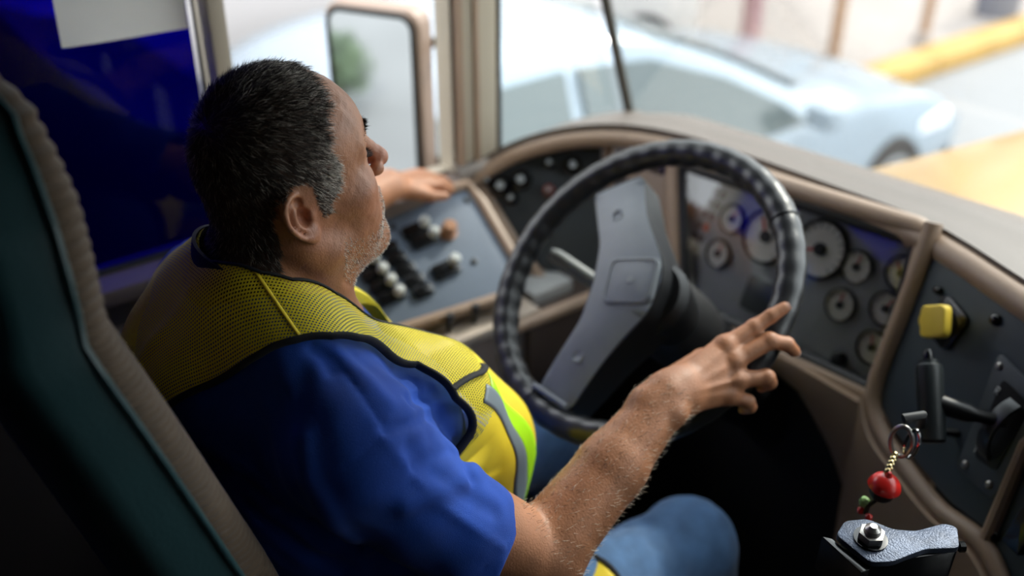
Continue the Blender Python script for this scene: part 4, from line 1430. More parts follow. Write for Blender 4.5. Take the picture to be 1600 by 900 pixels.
# --- head (local frame: x right, y face, z up; origin between the ears)
BD.M = (HM, HO, HS)
BD.ell((0, 0.003, 0.047), (0.076, 0.083, 0.090), 0.02)
BD.ell((0, -0.010, 0.020), (0.071, 0.053, 0.066), 0.03)
BD.ell((0, 0.036, 0.055), (0.064, 0.060, 0.054), 0.03)
BD.ell((0, 0.038, -0.010), (0.062, 0.050, 0.062), 0.03)
BD.ell((0, 0.030, -0.055), (0.054, 0.050, 0.040), 0.03)
for sg in (-1, 1):
    BD.cone((sg * 0.056, 0.004, -0.048), (sg * 0.020, 0.072, -0.086), 0.019, 0.017, 0.024)
    BD.ell((sg * 0.046, 0.052, -0.006), (0.024, 0.025, 0.021), 0.022)
    BD.cone((sg * 0.010, 0.087, 0.044), (sg * 0.046, 0.066, 0.044), 0.0105, 0.0100, 0.014)
    BD.ell((sg * 0.039, 0.052, -0.042), (0.023, 0.026, 0.028), 0.02)       # cheek
    BD.cone((sg * 0.058, -0.020, -0.030), (sg * 0.030, 0.018, -0.155), 0.016, 0.014, 0.022)   # neck muscle
BD.ell((0, 0.078, -0.088), (0.026, 0.0185, 0.0185), 0.018)
BD.ell((0, 0.070, -0.048), (0.031, 0.030, 0.033), 0.02)
BD.ell((0, 0.020, -0.094), (0.040, 0.046, 0.026), 0.03)                    # under the chin
# eyes
for sg in (-1, 1):
    BD.ell((sg * 0.034, 0.096, 0.024), (0.019, 0.016, 0.0125), 0.012, '-')
    BD.ell((sg * 0.0335, 0.0715, 0.0245), (0.0155, 0.0140, 0.0128), 0.004)
    BD.groove([(sg * 0.021, 0.0835, 0.0235), (sg * 0.033, 0.0862, 0.0225), (sg * 0.0445, 0.0785, 0.0225)], 0.0013, 0.0018)
    BD.groove([(sg * 0.020, 0.083, 0.030), (sg * 0.034, 0.085, 0.0325), (sg * 0.047, 0.075, 0.0295)], 0.0014, 0.0012)
    BD.groove([(sg * 0.022, 0.083, 0.015), (sg * 0.034, 0.083, 0.010), (sg * 0.046, 0.073, 0.013)], 0.002, 0.0012)
    for dz, dy in ((0.012, -0.004), (0.003, -0.006), (-0.007, -0.006), (-0.016, -0.004)):   # crow's feet
        BD.groove([(sg * 0.0505, 0.071, 0.022 + dz * 0.35), (sg * 0.0600, 0.0560, 0.0215 + dz)], 0.0013, 0.0013)
    BD.groove([(sg * 0.0165, 0.101, -0.008), (sg * 0.024, 0.094, -0.022), (sg * 0.036, 0.083, -0.045), (sg * 0.038, 0.077, -0.062)], 0.0028, 0.0032)
    BD.groove([(sg * 0.031, 0.082, -0.056), (sg * 0.034, 0.077, -0.074)], 0.0024, 0.0013)
# nose
BD.cone((0, 0.089, 0.034), (0, 0.1105, -0.002), 0.0078, 0.0098, 0.010)
BD.ell((0, 0.1135, -0.0085), (0.0122, 0.0115, 0.0105), 0.006)
for sg in (-1, 1):
    BD.ell((sg * 0.0138, 0.1015, -0.0135), (0.0072, 0.0098, 0.0080), 0.005)
    BD.groove([(sg * 0.0205, 0.098, -0.006), (sg * 0.021, 0.094, -0.016)], 0.0016, 0.0012)
    BD.ell((sg * 0.0065, 0.1085, -0.0205), (0.0036, 0.0060, 0.0035), 0.002, '-')
# mouth
BD.cone((-0.021, 0.0895, -0.0500), (0, 0.0985, -0.0455), 0.0048, 0.0060, 0.005)
BD.cone((0.021, 0.0895, -0.0500), (0, 0.0985, -0.0455), 0.0048, 0.0060, 0.005)
BD.cone((-0.019, 0.0890, -0.0560), (0, 0.0975, -0.0575), 0.0050, 0.0066, 0.005)
BD.cone((0.019, 0.0890, -0.0560), (0, 0.0975, -0.0575), 0.0050, 0.0066, 0.005)
BD.groove([(-0.026, 0.0885, -0.0530), (-0.012, 0.1015, -0.0515), (0, 0.104, -0.0515), (0.012, 0.1015, -0.0515), (0.026, 0.0885, -0.0530)], 0.0016, 0.0030)
BD.groove([(-0.016, 0.092, -0.0690), (0, 0.098, -0.0700), (0.016, 0.092, -0.0690)], 0.004, 0.0026)
BD.groove([(0, 0.1065, -0.026), (0, 0.1045, -0.040)], 0.0024, 0.0012)
# forehead lines
for z in (0.062, 0.074, 0.086):
    BD.groove([(-0.045, 0.074 - (z - 0.062) * 0.4, z - 0.004), (-0.02, 0.0915 - (z - 0.062) * 0.45, z), (0.02, 0.0915 - (z - 0.062) * 0.45, z), (0.045, 0.074 - (z - 0.062) * 0.4, z - 0.004)], 0.0016, 0.0009)
# ears
for sg in (-1, 1):
    eo = np.array((sg * 0.0750, -0.0215, 0.0125))
    en = np.array((sg * 0.94, 0.30, 0.06))
    en /= np.linalg.norm(en)
    eb = np.array((0.0, -0.24, 0.97))                    # up the ear, leaning back
    eb -= en * (eb @ en)
    eb /= np.linalg.norm(eb)
    ea = np.cross(eb, en) * sg                           # towards the face
    def ep(a, b, c, eo=eo, ea=ea, eb=eb, en=en):
        return eo + (ea * a + eb * b + en * c) * 0.93
    RE = np.stack([ea, eb, en], 1)
    BD.ell(ep(-0.002, 0.003, 0.001), (0.0175, 0.0285, 0.0052), 0.006, '+', RE)
    BD.ell(ep(0.006, 0.000, -0.004), (0.012, 0.022, 0.010), 0.006, '+', RE)
    hel = smooth_path([ep(0.010, 0.006, 0.001), ep(0.0125, 0.018, 0.003), ep(0.008, 0.0275, 0.0055), ep(-0.004, 0.0310, 0.0075), ep(-0.0150, 0.0250, 0.0085), ep(-0.0195, 0.0120, 0.0085), ep(-0.0175, -0.004, 0.0075), ep(-0.0115, -0.0180, 0.006), ep(-0.004, -0.0270, 0.005)], 2)
    for i in range(len(hel) - 1):
        BD.cone(hel[i], hel[i + 1], 0.0034, 0.0034, 0.0015)
    ah = smooth_path([ep(-0.001, 0.018, 0.004), ep(-0.0085, 0.010, 0.0055), ep(-0.0100, -0.003, 0.0055), ep(-0.0050, -0.013, 0.0055)], 2)
    for i in range(len(ah) - 1):
        BD.cone(ah[i], ah[i + 1], 0.0030, 0.0030, 0.003)
    BD.ell(ep(0.0010, -0.0255, 0.004), (0.0095, 0.0105, 0.0046), 0.004, '+', RE)
    BD.ell(ep(0.0020, 0.000, 0.0085), (0.0080, 0.0125, 0.0105), 0.002, '-', RE)
    sc_e = smooth_path([ep(-0.002, 0.0245, 0.0085), ep(-0.0110, 0.0190, 0.0095), ep(-0.0148, 0.0080, 0.0095), ep(-0.0138, -0.004, 0.0088), ep(-0.0090, -0.0150, 0.0075)], 2)
    BD.groove(sc_e, 0.0024, 0.0030)
    BD.ell(ep(0.0045, 0.0185, 0.0065), (0.0055, 0.0060, 0.0040), 0.002, '-', RE)
    BD.ell(ep(0.0115, -0.0060, 0.004), (0.0042, 0.0058, 0.0045), 0.003, '+', RE)
    BD.groove([ep(0.013, -0.012, -0.002), ep(0.0115, -0.028, -0.004)], 0.0016, 0.0016)
    BD.groove([ep(0.019, 0.012, -0.003), ep(0.020, -0.004, -0.003), ep(0.0185, -0.022, -0.004)], 0.0014, 0.0010)
    BD.groove([(sg * 0.060, -0.030, -0.075), (sg * 0.050, 0.015, -0.092), (sg * 0.028, 0.045, -0.118)], 0.003, 0.0020)   # neck creases
    BD.groove([(sg * 0.066, -0.020, -0.050), (sg * 0.052, 0.026, -0.115)], 0.003, 0.0014)
for sg in (-1, 1):
    BD.groove([(sg * 0.060, 0.040, -0.012), (sg * 0.056, 0.048, -0.034), (sg * 0.050, 0.052, -0.060)], 0.005, 0.0016)
    BD.groove([(sg * 0.047, 0.068, 0.006), (sg * 0.052, 0.060, -0.004), (sg * 0.053, 0.055, -0.016)], 0.0014, 0.0010)
    BD.groove([(sg * 0.050, 0.064, 0.004), (sg * 0.057, 0.054, -0.006)], 0.0012, 0.0009)
    BD.groove([(sg * 0.052, 0.060, 0.050), (sg * 0.056, 0.050, 0.066), (sg * 0.052, 0.050, 0.084)], 0.004, 0.0018)
    BD.groove([(sg * 0.064, 0.022, 0.012), (sg * 0.066, 0.016, -0.006), (sg * 0.064, 0.012, -0.022)], 0.0014, 0.0010)
    BD.groove([(sg * 0.062, 0.026, 0.008), (sg * 0.064, 0.021, -0.010), (sg * 0.062, 0.018, -0.026)], 0.0014, 0.0008)
BD.disp(lambda p: (0.00035 * vnoise(p, 260, 41) + 0.0003 * vnoise(p, 520, 42)) * np.clip(p[:, 1] / 0.02, 0, 1) * np.clip((p[:, 2] + 0.11) / 0.03, 0, 1) * np.clip((0.14 - nrm(p - np.array((0, 0.03, 0)))) / 0.02, 0, 1), (0, 0.03, 0), 0.16)
BD.M = None

import time as _time
_t0 = _time.time()
BV, BF = surface_nets(BD, (-0.60, -0.24, 0.06), (0.40, 0.66, 1.44), 0.0025)
# finer head replaces the coarse one

# --- colours that belong to the skin and scalp
def side_poly_inside(P2, poly):
    poly = np.asarray(poly, float)
    x, y = P2[:, 0], P2[:, 1]
    ins = np.zeros(len(P2), bool)
    j = len(poly) - 1
    for i in range(len(poly)):
        xi, yi = poly[i]
        xj, yj = poly[j]
        c = ((yi > y) != (yj > y)) & (x < (xj - xi) * (y - yi) / (yj - yi + 1e-12) + xi)
        ins ^= c
        j = i
    return ins
# hairline as a closed outline in the head's side view (y, z)
HAIR = [(0.014, 0.000), (0.018, 0.012), (0.031, 0.024), (0.037, 0.042), (0.031, 0.060), (0.033, 0.076), (0.046, 0.094), (0.056, 0.106), (0.050, 0.2), (-0.2, 0.2), (-0.2, -0.075),
        (-0.082, -0.068), (-0.060, -0.054), (-0.046, -0.028), (-0.043, -0.010), (-0.047, 0.012), (-0.038, 0.036), (-0.020, 0.048), (-0.006, 0.046), (0.000, 0.028), (0.003, 0.000)]
def head_masks(P):
    L = hl(P)
    on = (L[:, 2] > -0.085) & (np.abs(L[:, 0]) < 0.085) & (L[:, 1] < 0.09)
    jit = L[:, 1:] + 0.0022 * np.stack([vnoise(L, 420, 3), vnoise(L, 420, 4)], 1)
    return L, on & side_poly_inside(jit, HAIR) & ~((np.abs(L[:, 0]) > 0.0765) & (L[:, 1] > -0.048) & (L[:, 1] < 0.0) & (L[:, 2] < 0.040))
def skin_colour(P):
    n = len(P)
    L, hairm = head_masks(P)
    base = np.array((0.40, 0.175, 0.088))
    C = np.tile(base, (n, 1))
    C *= (1 + 0.10 * vnoise(P, 60, 1) + 0.07 * vnoise(P, 160, 2))[:, None]
    def blob(c, r, col, a):
        w = np.exp(-(np.linalg.norm((L - np.array(c)) / r, axis=1) ** 2))[:, None] * a
        C[:] = C * (1 - w) + np.array(col) * w
    for sg in (-1, 1):
        blob((sg * 0.050, 0.060, -0.010), 0.026, (0.50, 0.20, 0.125), 0.5)
        blob((sg * 0.0785, -0.014, 0.0), 0.030, (0.46, 0.185, 0.115), 0.5)
        blob((sg * 0.034, 0.08, 0.024), 0.014, (0.34, 0.16, 0.10), 0.5)
    blob((0, 0.113, -0.008), 0.018, (0.52, 0.20, 0.14), 0.7)
    blob((0, 0.100, -0.0515), 0.013, (0.44, 0.17, 0.13), 0.7)
    w = (hairm * 0.82)[:, None]
    C[:] = C * (1 - w) + np.array((0.030, 0.024, 0.020)) * w
    return np.clip(C, 0.005, 1)

person = obj('person', BV, BF, SKIN, None, smooth=180, colors=skin_colour(BV),
             label='person in yellow hi-vis vest and blue shirt holding the steering wheel', cat='person')

# ------------------------------------------------------------------ shirt
SHIRT = mat('royal_blue_cotton', srgb(6, 64, 158), 0.85, var=0.14, vscale=25, sheen=0.05, bump=0.3, bscale=1100)
def torso(S, g=0.0):
    S.ell((0, -0.050, 0.98), (0.182 + g, 0.132 + g, 0.20 + g), 0.03)
    S.ell((-0.03, -0.095, 1.03), (0.155 + g, 0.092 + g, 0.13 + g), 0.04)
    S.cone((-0.200, -0.030, 1.050), (0.190, -0.05, 1.058), 0.060 + g, 0.064 + g, 0.05)
    for sg in (-1, 1):
        S.cone((sg * 0.03, -0.064, 1.160), (sg * 0.16, -0.055, 1.082), 0.057 + g, 0.050 + g, 0.04)
        S.ell((sg * 0.092, 0.062, 0.985), (0.090 + g, 0.070 + g, 0.085 + g), 0.05)
    S.ell((0, 0.062, 0.800), (0.200 + g, 0.182 + g, 0.175 + g), 0.08)
    S.ell((0, 0.0, 0.60), (0.19 + g, 0.155 + g, 0.13 + g), 0.06)
TS = Sdf()
torso(TS, 0.0)
SH = Sdf()
torso(SH, 0.0)
A0, A1 = np.array((0.200, -0.050, 1.045)), np.array((0.2720, 0.0800, 0.8750))
ad = (A1 - A0) / np.linalg.norm(A1 - A0)
SH.cone(A0, A1 + ad * 0.03, 0.070, 0.062, 0.05)
B0, B1 = np.array((-0.205, -0.03, 1.050)), np.array((-0.37, 0.13, 0.99))
bd_ = (B1 - B0) / np.linalg.norm(B1 - B0)
SH.cone(B0, B1 + bd_ * 0.03, 0.072, 0.064, 0.05)
SHIRT_FOLDS = [
    ([(0.1566, -0.0479, 1.1481), (0.1759, -0.048, 1.1413), (0.1975, -0.0494, 1.1367), (0.2168, -0.0499, 1.1307), (0.229, -0.0492, 1.1248), (0.2397, -0.0477, 1.1178), (0.249, -0.0456, 1.1096)], 0.0026, 0.0022),
    ([(0.249, -0.0456, 1.1096), (0.2523, -0.063, 1.105), (0.2528, -0.0787, 1.0979), (0.2507, -0.0929, 1.0885)], 0.0022, 0.0014),
    ([(0.2482, -0.045, 1.1104), (0.2487, -0.0366, 1.1085), (0.2483, -0.0276, 1.1059), (0.2469, -0.0179, 1.1022), (0.2426, -0.0064, 1.0977), (0.2343, 0.0077, 1.0896), (0.176, 0.054, 1.0367)], 0.006, 0.004),
    ([(0.2206, 0.0011, 1.1076), (0.2142, 0.0096, 1.1013), (0.1593, 0.0481, 1.0537), (0.1573, 0.0544, 1.0512), (0.1549, 0.0603, 1.0504), (0.1529, 0.066, 1.05), (0.1509, 0.0716, 1.0496)], 0.007, 0.006),
    ([(0.2539, -0.0519, 1.1047), (0.2651, -0.0449, 1.0886), (0.2724, -0.0355, 1.0683), (0.2777, -0.0246, 1.0456)], 0.004, -0.002),
    ([(0.1705, 0.0696, 1.0297), (0.179, 0.0733, 1.0144), (0.1836, 0.0798, 0.9952), (0.1706, 0.0985, 0.9582), (0.247, 0.0481, 1.0225), (0.2576, 0.043, 1.0218), (0.2656, 0.0397, 1.0187)], 0.009, 0.006),
    ([(0.1374, 0.1435, 0.9103), (0.1493, 0.1289, 0.9132), (0.2596, 0.0456, 1.0177), (0.2695, 0.0335, 1.0202), (0.2776, 0.003, 1.0305), (0.2804, -0.023, 1.0352), (0.2793, -0.0459, 1.0358)], 0.012, -0.005),
    ([(0.2429, 0.035, 1.0409), (0.2595, 0.0084, 1.0573), (0.2671, -0.0116, 1.0649), (0.271, -0.0288, 1.0688)], 0.008, 0.003),
    ([(0.2922, 0.0905, 0.9491), (0.3026, 0.0749, 0.9505), (0.3092, 0.0624, 0.9477), (0.3136, 0.0518, 0.9423), (0.3143, 0.0397, 0.9399), (0.3136, 0.0289, 0.9359), (0.3115, 0.0191, 0.9301)], 0.002, 0.0014),
    ([(0.2828, -0.015, 1.0254), (0.2918, 0.0055, 1.0), (0.3016, 0.0265, 0.9742), (0.3116, 0.0482, 0.9475)], 0.005, -0.002),
    ([(0.2031, -0.115, 1.1007), (0.211, -0.1181, 1.0919), (0.2175, -0.1206, 1.082), (0.2225, -0.1224, 1.0707), (0.2345, -0.1192, 1.0555), (0.2413, -0.1135, 1.0352), (0.2337, -0.1009, 0.9998), (0.2334, -0.091, 0.9863), (0.1783, -0.0537, 0.9147), (0.1766, -0.0419, 0.898)], 0.012, -0.006),
    ([(0.1496, -0.1251, 0.9715), (0.1588, -0.114, 0.9625), (0.166, -0.1019, 0.9514), (0.1705, -0.0884, 0.9372), (0.1734, -0.076, 0.9267), (0.175, -0.0627, 0.9146), (0.1756, -0.0486, 0.9012)], 0.01, 0.005),
    ([(0.1171, -0.153, 0.9792), (0.132, -0.1402, 0.9615), (0.1443, -0.1262, 0.9409), (0.1514, -0.1097, 0.9145), (0.1572, -0.0958, 0.9009), (0.1614, -0.0809, 0.8853), (0.165, -0.0653, 0.8684)], 0.01, 0.005),
    ([(0.1411, -0.0626, 1.157), (0.1452, -0.0607, 1.1547), (0.1492, -0.0588, 1.1524), (0.1534, -0.0569, 1.1502), (0.159, -0.0571, 1.1475), (0.1648, -0.0575, 1.1451), (0.171, -0.058, 1.1429)], 0.008, 0.004),
    ([(0.1511, -0.0395, 1.1489), (0.1683, -0.0356, 1.1412), (0.1886, -0.0336, 1.1361), (0.2085, -0.0315, 1.1311), (0.2159, -0.0309, 1.1282), (0.2228, -0.0299, 1.1249), (0.229, -0.0286, 1.1211)], 0.01, -0.003),
    ([(0.2622, -0.0287, 1.0882), (0.2674, -0.0179, 1.0699), (0.2716, -0.0062, 1.0501), (0.2768, 0.0052, 1.0307), (0.2815, 0.0201, 1.0145), (0.2866, 0.0352, 0.9981), (0.2917, 0.0508, 0.9812)], 0.01, 0.003),
    ([(0.0889, -0.1665, 1.0465), (0.1098, -0.1558, 1.0374), (0.1281, -0.1443, 1.0264), (0.1468, -0.133, 1.0157), (0.1581, -0.1273, 1.0088), (0.1702, -0.1219, 1.0026), (0.1793, -0.1154, 0.9937)], 0.01, -0.004),
]
for pts, w, dp in SHIRT_FOLDS:
    SH.groove(pts, w, dp * (1.5 if w > 0.004 else 1.0))
SH.disp(lambda p: 0.0022 * vnoise(p, 34, 21) * np.clip((p[:, 0] - 0.02) / 0.1, 0, 1) + 0.0010 * vnoise(p, 80, 22), (0, 0, 0.9), 2.0)
# hems: cut the sleeves open, hollow them
ac, ap = np.array((0.787, 0.541, -0.297)), np.array((0.278, 0.109, 0.937))
SH.fn(lambda p: np.where(p[:, 0] > 0.205, (p - ap) @ ac, -1.0), A1, 0.25, 0.004, '^')
SH.fn(lambda p: np.where(p[:, 0] < -0.25, (p - B1) @ bd_, -1.0), B1, 0.25, 0.004, '^')
SH.cone(A1 - ad * 0.06, A1 + ad * 0.05, 0.050, 0.0575, 0.003, '-')
SH.cone(B1 - bd_ * 0.06, B1 + bd_ * 0.05, 0.052, 0.059, 0.003, '-')
# neck hole
SH.cone((0, -0.060, 1.10), (0, -0.030, 1.30), 0.073, 0.093, 0.004, '-')
SH.fn(lambda p: 0.62 - p[:, 2], (0, 0, 0.5), 0.4, 0.01, '^')
_t0 = _time.time()
SV, SF = surface_nets(SH, (-0.45, -0.26, 0.60), (0.40, 0.30, 1.26), 0.0037)
shirt = obj('t_shirt', SV, SF, SHIRT, person, smooth=180, label='royal blue short-sleeved shirt')
# hem bands and knitted collar
def ring_on(S, c, axis, r0, n=48, up=(0, 0, 1), lim=0.2):
    fr = Fr(c, up, axis)
    pts = []
    for k in range(n):
        q = 2 * math.pi * k / n
        d_ = fr.u * math.cos(q) + fr.v * math.sin(q)
        rr = np.linspace(r0, lim, 120)
        v_ = S.eval(fr.o + rr[:, None] * d_)
        i = int(np.argmax(v_ > 0))
        pts.append(fr.o + d_ * rr[i])
    return pts
NAVYK = mat('navy_knit', srgb(14, 20, 42), 0.85, bump=0.3, bscale=700)
col_pts = []
for k in range(40):
    q = 2 * math.pi * k / 40
    col_pts.append((0.072 * math.cos(q), -0.052 + (0.073 if math.sin(q) > 0 else 0.062) * math.sin(q), 1.180 - 0.034 * math.sin(q) - 0.008 * math.cos(q) + 0.004 * math.cos(2 * q)))
cb_ = []
for t_ in np.linspace(0, 1, 5):
    cb_.append([(p[0] * (1 + 0.06 * (1 - t_)), (p[1] + 0.052) * (1 + 0.06 * (1 - t_)) - 0.052 + 0.004 * t_, p[2] - 0.020 + 0.034 * t_) for p in col_pts])
cb2 = [row + [row[0]] for row in cb_]
B().sheet(cb2, 0.004, 1).build('collar', NAVYK, shirt, smooth=80)

# ------------------------------------------------------------------ jeans
DENIM = mat('blue_denim', srgb(74, 112, 158), 0.8, var=0.22, vscale=30, sheen=0.2, bump=0.45, bscale=900)
JN = Sdf()
JN.ell((0, 0.0, 0.60), (0.198, 0.165, 0.125), 0.03)
for sg, kx in ((1, 0.195), (-1, -0.16)):
    JN.cone((sg * 0.095, 0.03, 0.585), (kx, 0.30, 0.592), 0.096, 0.086, 0.04)
    JN.cone((kx, 0.28, 0.592), (kx, 0.495, 0.590), 0.086, 0.072, 0.03)
    JN.cone((kx, 0.50, 0.588), (kx, 0.60, 0.16), 0.071, 0.058, 0.03)
    JN.groove([(kx + 0.085, 0.15, 0.60), (kx + 0.078, 0.35, 0.575), (kx + 0.070, 0.48, 0.56)], 0.004, -0.002)
    for a, b_, z in ((-0.02, 0.05, 0.0), (0.03, -0.04, 0.02), (-0.05, 0.02, -0.03)):
        JN.groove([(kx + 0.06, 0.40 + a, 0.64 + z), (kx, 0.43 + a, 0.675 + z), (kx - 0.06, 0.42 + b_, 0.62 + z)], 0.012, 0.004)
JN.disp(lambda p: 0.003 * vnoise(p, 40, 31) + 0.001 * vnoise(p, 110, 32), (0, 0, 0.5), 2.0)
JV, JF = surface_nets(JN, (-0.30, -0.20, 0.08), (0.34, 0.70, 0.76), 0.0045)
jeans = obj('jeans', JV, JF, DENIM, person, smooth=180, label='faded blue denim jeans')

# shoes, down in the dark footwell
for kx in (0.195, -0.16):
    sh_ = Sdf()
    sh_.cone((kx, 0.61, 0.045), (kx, 0.80, 0.035), 0.042, 0.034, 0.02)
    sh_.cone((kx, 0.615, 0.05), (kx, 0.61, 0.10), 0.042, 0.040, 0.02)
    sh_.fn(lambda p: 0.004 - p[:, 2], (kx, 0.7, 0), 0.4, 0.004, '^')
    v_, f_ = surface_nets(sh_, (kx - 0.07, 0.54, -0.01), (kx + 0.07, 0.87, 0.17), 0.005)
    obj('shoe', v_, f_, BLK, person, smooth=180)

# ------------------------------------------------------------------ hi-vis vest
def mesh_fabric(name, col, pitch, fill):
    m = bpy.data.materials.new(name)
    m.use_nodes = True
    t = m.node_tree
    b = t.nodes['Principled BSDF']
    b.inputs['Base Color'].default_value = col
    b.inputs['Roughness'].default_value = 0.65
    b.inputs['Sheen Weight'].default_value = 0.2
    out = t.nodes['Material Output']
    uv = t.nodes.new('ShaderNodeUVMap')
    sp = t.nodes.new('ShaderNodeSeparateXYZ')
    t.links.new(uv.outputs[0], sp.inputs[0])
    w = []
    for a, b_ in ((1, 1), (1, -1)):
        c1 = t.nodes.new('ShaderNodeMath'); c1.operation = 'MULTIPLY'; c1.inputs[1].default_value = a * math.pi / pitch
        c2 = t.nodes.new('ShaderNodeMath'); c2.operation = 'MULTIPLY_ADD'; c2.inputs[1].default_value = b_ * math.pi / pitch * 0.75
        t.links.new(sp.outputs[0], c1.inputs[0])
        t.links.new(sp.outputs[1], c2.inputs[0])
        t.links.new(c1.outputs[0], c2.inputs[2])
        s = t.nodes.new('ShaderNodeMath'); s.operation = 'SINE'
        t.links.new(c2.outputs[0], s.inputs[0])
        ab = t.nodes.new('ShaderNodeMath'); ab.operation = 'ABSOLUTE'
        t.links.new(s.outputs[0], ab.inputs[0])
        w.append(ab)
    mn = t.nodes.new('ShaderNodeMath'); mn.operation = 'MINIMUM'
    t.links.new(w[0].outputs[0], mn.inputs[0])
    t.links.new(w[1].outputs[0], mn.inputs[1])
    gt = t.nodes.new('ShaderNodeMath'); gt.operation = 'LESS_THAN'; gt.inputs[1].default_value = fill
    t.links.new(mn.outputs[0], gt.inputs[0])
    tr = t.nodes.new('ShaderNodeBsdfTransparent')
    mx = t.nodes.new('ShaderNodeMixShader')
    t.links.new(gt.outputs[0], mx.inputs[0])
    t.links.new(tr.outputs[0], mx.inputs[1])
    tl = t.nodes.new('ShaderNodeBsdfTranslucent')
    tl.inputs['Color'].default_value = col
    m2 = t.nodes.new('ShaderNodeMixShader')
    m2.inputs[0].default_value = 0.25
    t.links.new(b.outputs[0], m2.inputs[1])
    t.links.new(tl.outputs[0], m2.inputs[2])
    t.links.new(m2.outputs[0], mx.inputs[2])
    t.links.new(mx.outputs[0], out.inputs['Surface'])
    return m
YMESH = mesh_fabric('yellow_mesh_fabric', srgb(240, 220, 30), 0.0036, 0.72)
YSOLID = mat('yellow_vest_fabric', srgb(236, 208, 44), 0.6, var=0.06, vscale=20, bump=0.2, bscale=800)
LIME = mat('lime_reflective_tape', srgb(176, 240, 30), 0.4)
GREYT = mat('grey_reflective_tape', srgb(120, 132, 140), 0.35)
TRIM = mat('black_binding', srgb(12, 14, 18), 0.8, bump=0.3, bscale=900)

VY0, VZ0 = -0.03, 0.92
VS = Sdf()
torso(VS, 0.006)
def vest_r(x, ang, extra):
    """distance from the axis (x, VY0, VZ0) to the cloth along angle"""
    x = np.asarray(x, float)
    dirs = np.stack([np.zeros_like(x), np.cos(ang), np.sin(ang)], 1)
    o = np.stack([x, np.full_like(x, VY0), np.full_like(x, VZ0)], 1)
    t = np.full(len(x), 0.40)
    for _ in range(60):
        d = VS.eval(o + dirs * t[:, None])
        t = np.maximum(t - 0.9 * d, 0.05)
    return o + dirs * (t + extra)[:, None]
def interp_deg(tab, a):
    return np.interp(a, [q[0] for q in tab], [q[1] for q in tab])
# edges of the cloth as x over the angle (0 = front, 90 = up, 180 = back)
XR_OUT = [(-50, 0.185), (0, 0.195), (30, 0.190), (46, 0.172), (53, 0.152), (59, 0.132), (74, 0.130), (86, 0.148), (93, 0.147), (101, 0.135), (109, 0.117), (117, 0.093), (126, 0.066), (135, 0.040), (140, 0.045), (155, 0.085), (170, 0.105), (200, 0.12)]
XR_IN = [(-50, 0.070), (0, 0.078), (20, 0.074), (40, 0.060), (60, 0.058), (76, 0.074), (84, 0.087), (94, 0.083), (99, 0.066), (103, 0.035), (105, 0.010), (106, 0.0)]
XL_OUT = [(-50, 0.175), (0, 0.185), (30, 0.19), (60, 0.215), (80, 0.232), (95, 0.238), (110, 0.232), (125, 0.215), (145, 0.185), (170, 0.16), (200, 0.15)]
def vest_panel(a0, a1, na, tin, tout, sgn, nt_, extra, solid_in=None):
    angs = np.linspace(a0, a1, na)
    G, UV = [], []
    for a in angs:
        xi, xo = sgn * interp_deg(tin, a), sgn * interp_deg(tout, a)
        xs = xi + (xo - xi) * np.linspace(0, 1, nt_)
        G.append(np.stack([xs, np.full(nt_, a)], 1))
    G = np.array(G)
    x, a = G[:, :, 0].ravel(), G[:, :, 1].ravel()
    P = vest_r(x, np.radians(a), extra(x, a))
    UV = np.stack([x, np.radians(a) * 0.24], 1)
    return P.reshape(na, nt_, 3), UV
def extra(x, a):
    e = 0.004 + 0.010 * np.exp(-((a - 135) / 22) ** 2) * np.exp(-((x + 0.06) / 0.10) ** 2)
    e = e + 0.004 * np.exp(-((a - 88) / 12) ** 2)
    e = e + 0.004 * np.sin(x * 55 + a * 0.05) * np.exp(-((a - 130) / 25) ** 2)
    e = e + 0.006 * np.exp(-((x + 0.02 + (a - 130) * 0.0016) / 0.012) ** 2) * np.exp(-((a - 128) / 16) ** 2)
    e = e + (0.036 * np.exp(-((a - 22) / 24) ** 2) + 0.056 * np.exp(-((a + 5) / 17) ** 2)) * np.clip((x - 0.01) / 0.06, 0.25, 1) + 0.004 * np.sin(x * 70 + a * 0.12) * np.exp(-((a - 15) / 30) ** 2)
    e = e + 0.0025 * np.sin(x * 60 - a * 0.16) * np.exp(-((a - 60) / 20) ** 2)
    return e
vest = thing('safety_vest', (0, 0, 0.8), None, None)
vest.parent = person
vest.location = Vector((0, 0, 0.8)) - wloc(person)
vest['label'] = 'yellow mesh safety vest with black binding'
def vmesh(nm, P, UV, m_, th=0.0):
    b = B().grid(P)
    return obj(nm, b.v, b.f, m_, vest, smooth=180, uv=UV)
back_in = [(-50, 0.0), (200, 0.0)]
Pr, Ur = vest_panel(26, 106, 100, XR_IN, XR_OUT, 1, 40, extra)
vmesh('right_panel', Pr, Ur, YMESH)
Pl_, Ul = vest_panel(26, 106, 100, XR_IN, XL_OUT, -1, 40, extra)
vmesh('left_panel', Pl_, Ul, YMESH)
# back panel from left edge to right edge
angs = np.linspace(106, 172, 80)
G = []
for a in angs:
    xs = np.linspace(-interp_deg(XL_OUT, a), interp_deg(XR_OUT, a), 70)
    G.append(np.stack([xs, np.full(70, a)], 1))
G = np.array(G)
x, a = G[:, :, 0].ravel(), G[:, :, 1].ravel()
Pb = vest_r(x, np.radians(a), extra(x, a)).reshape(80, 70, 3)
vmesh('back_panel', Pb, np.stack([x, np.radians(a) * 0.24], 1), YMESH)
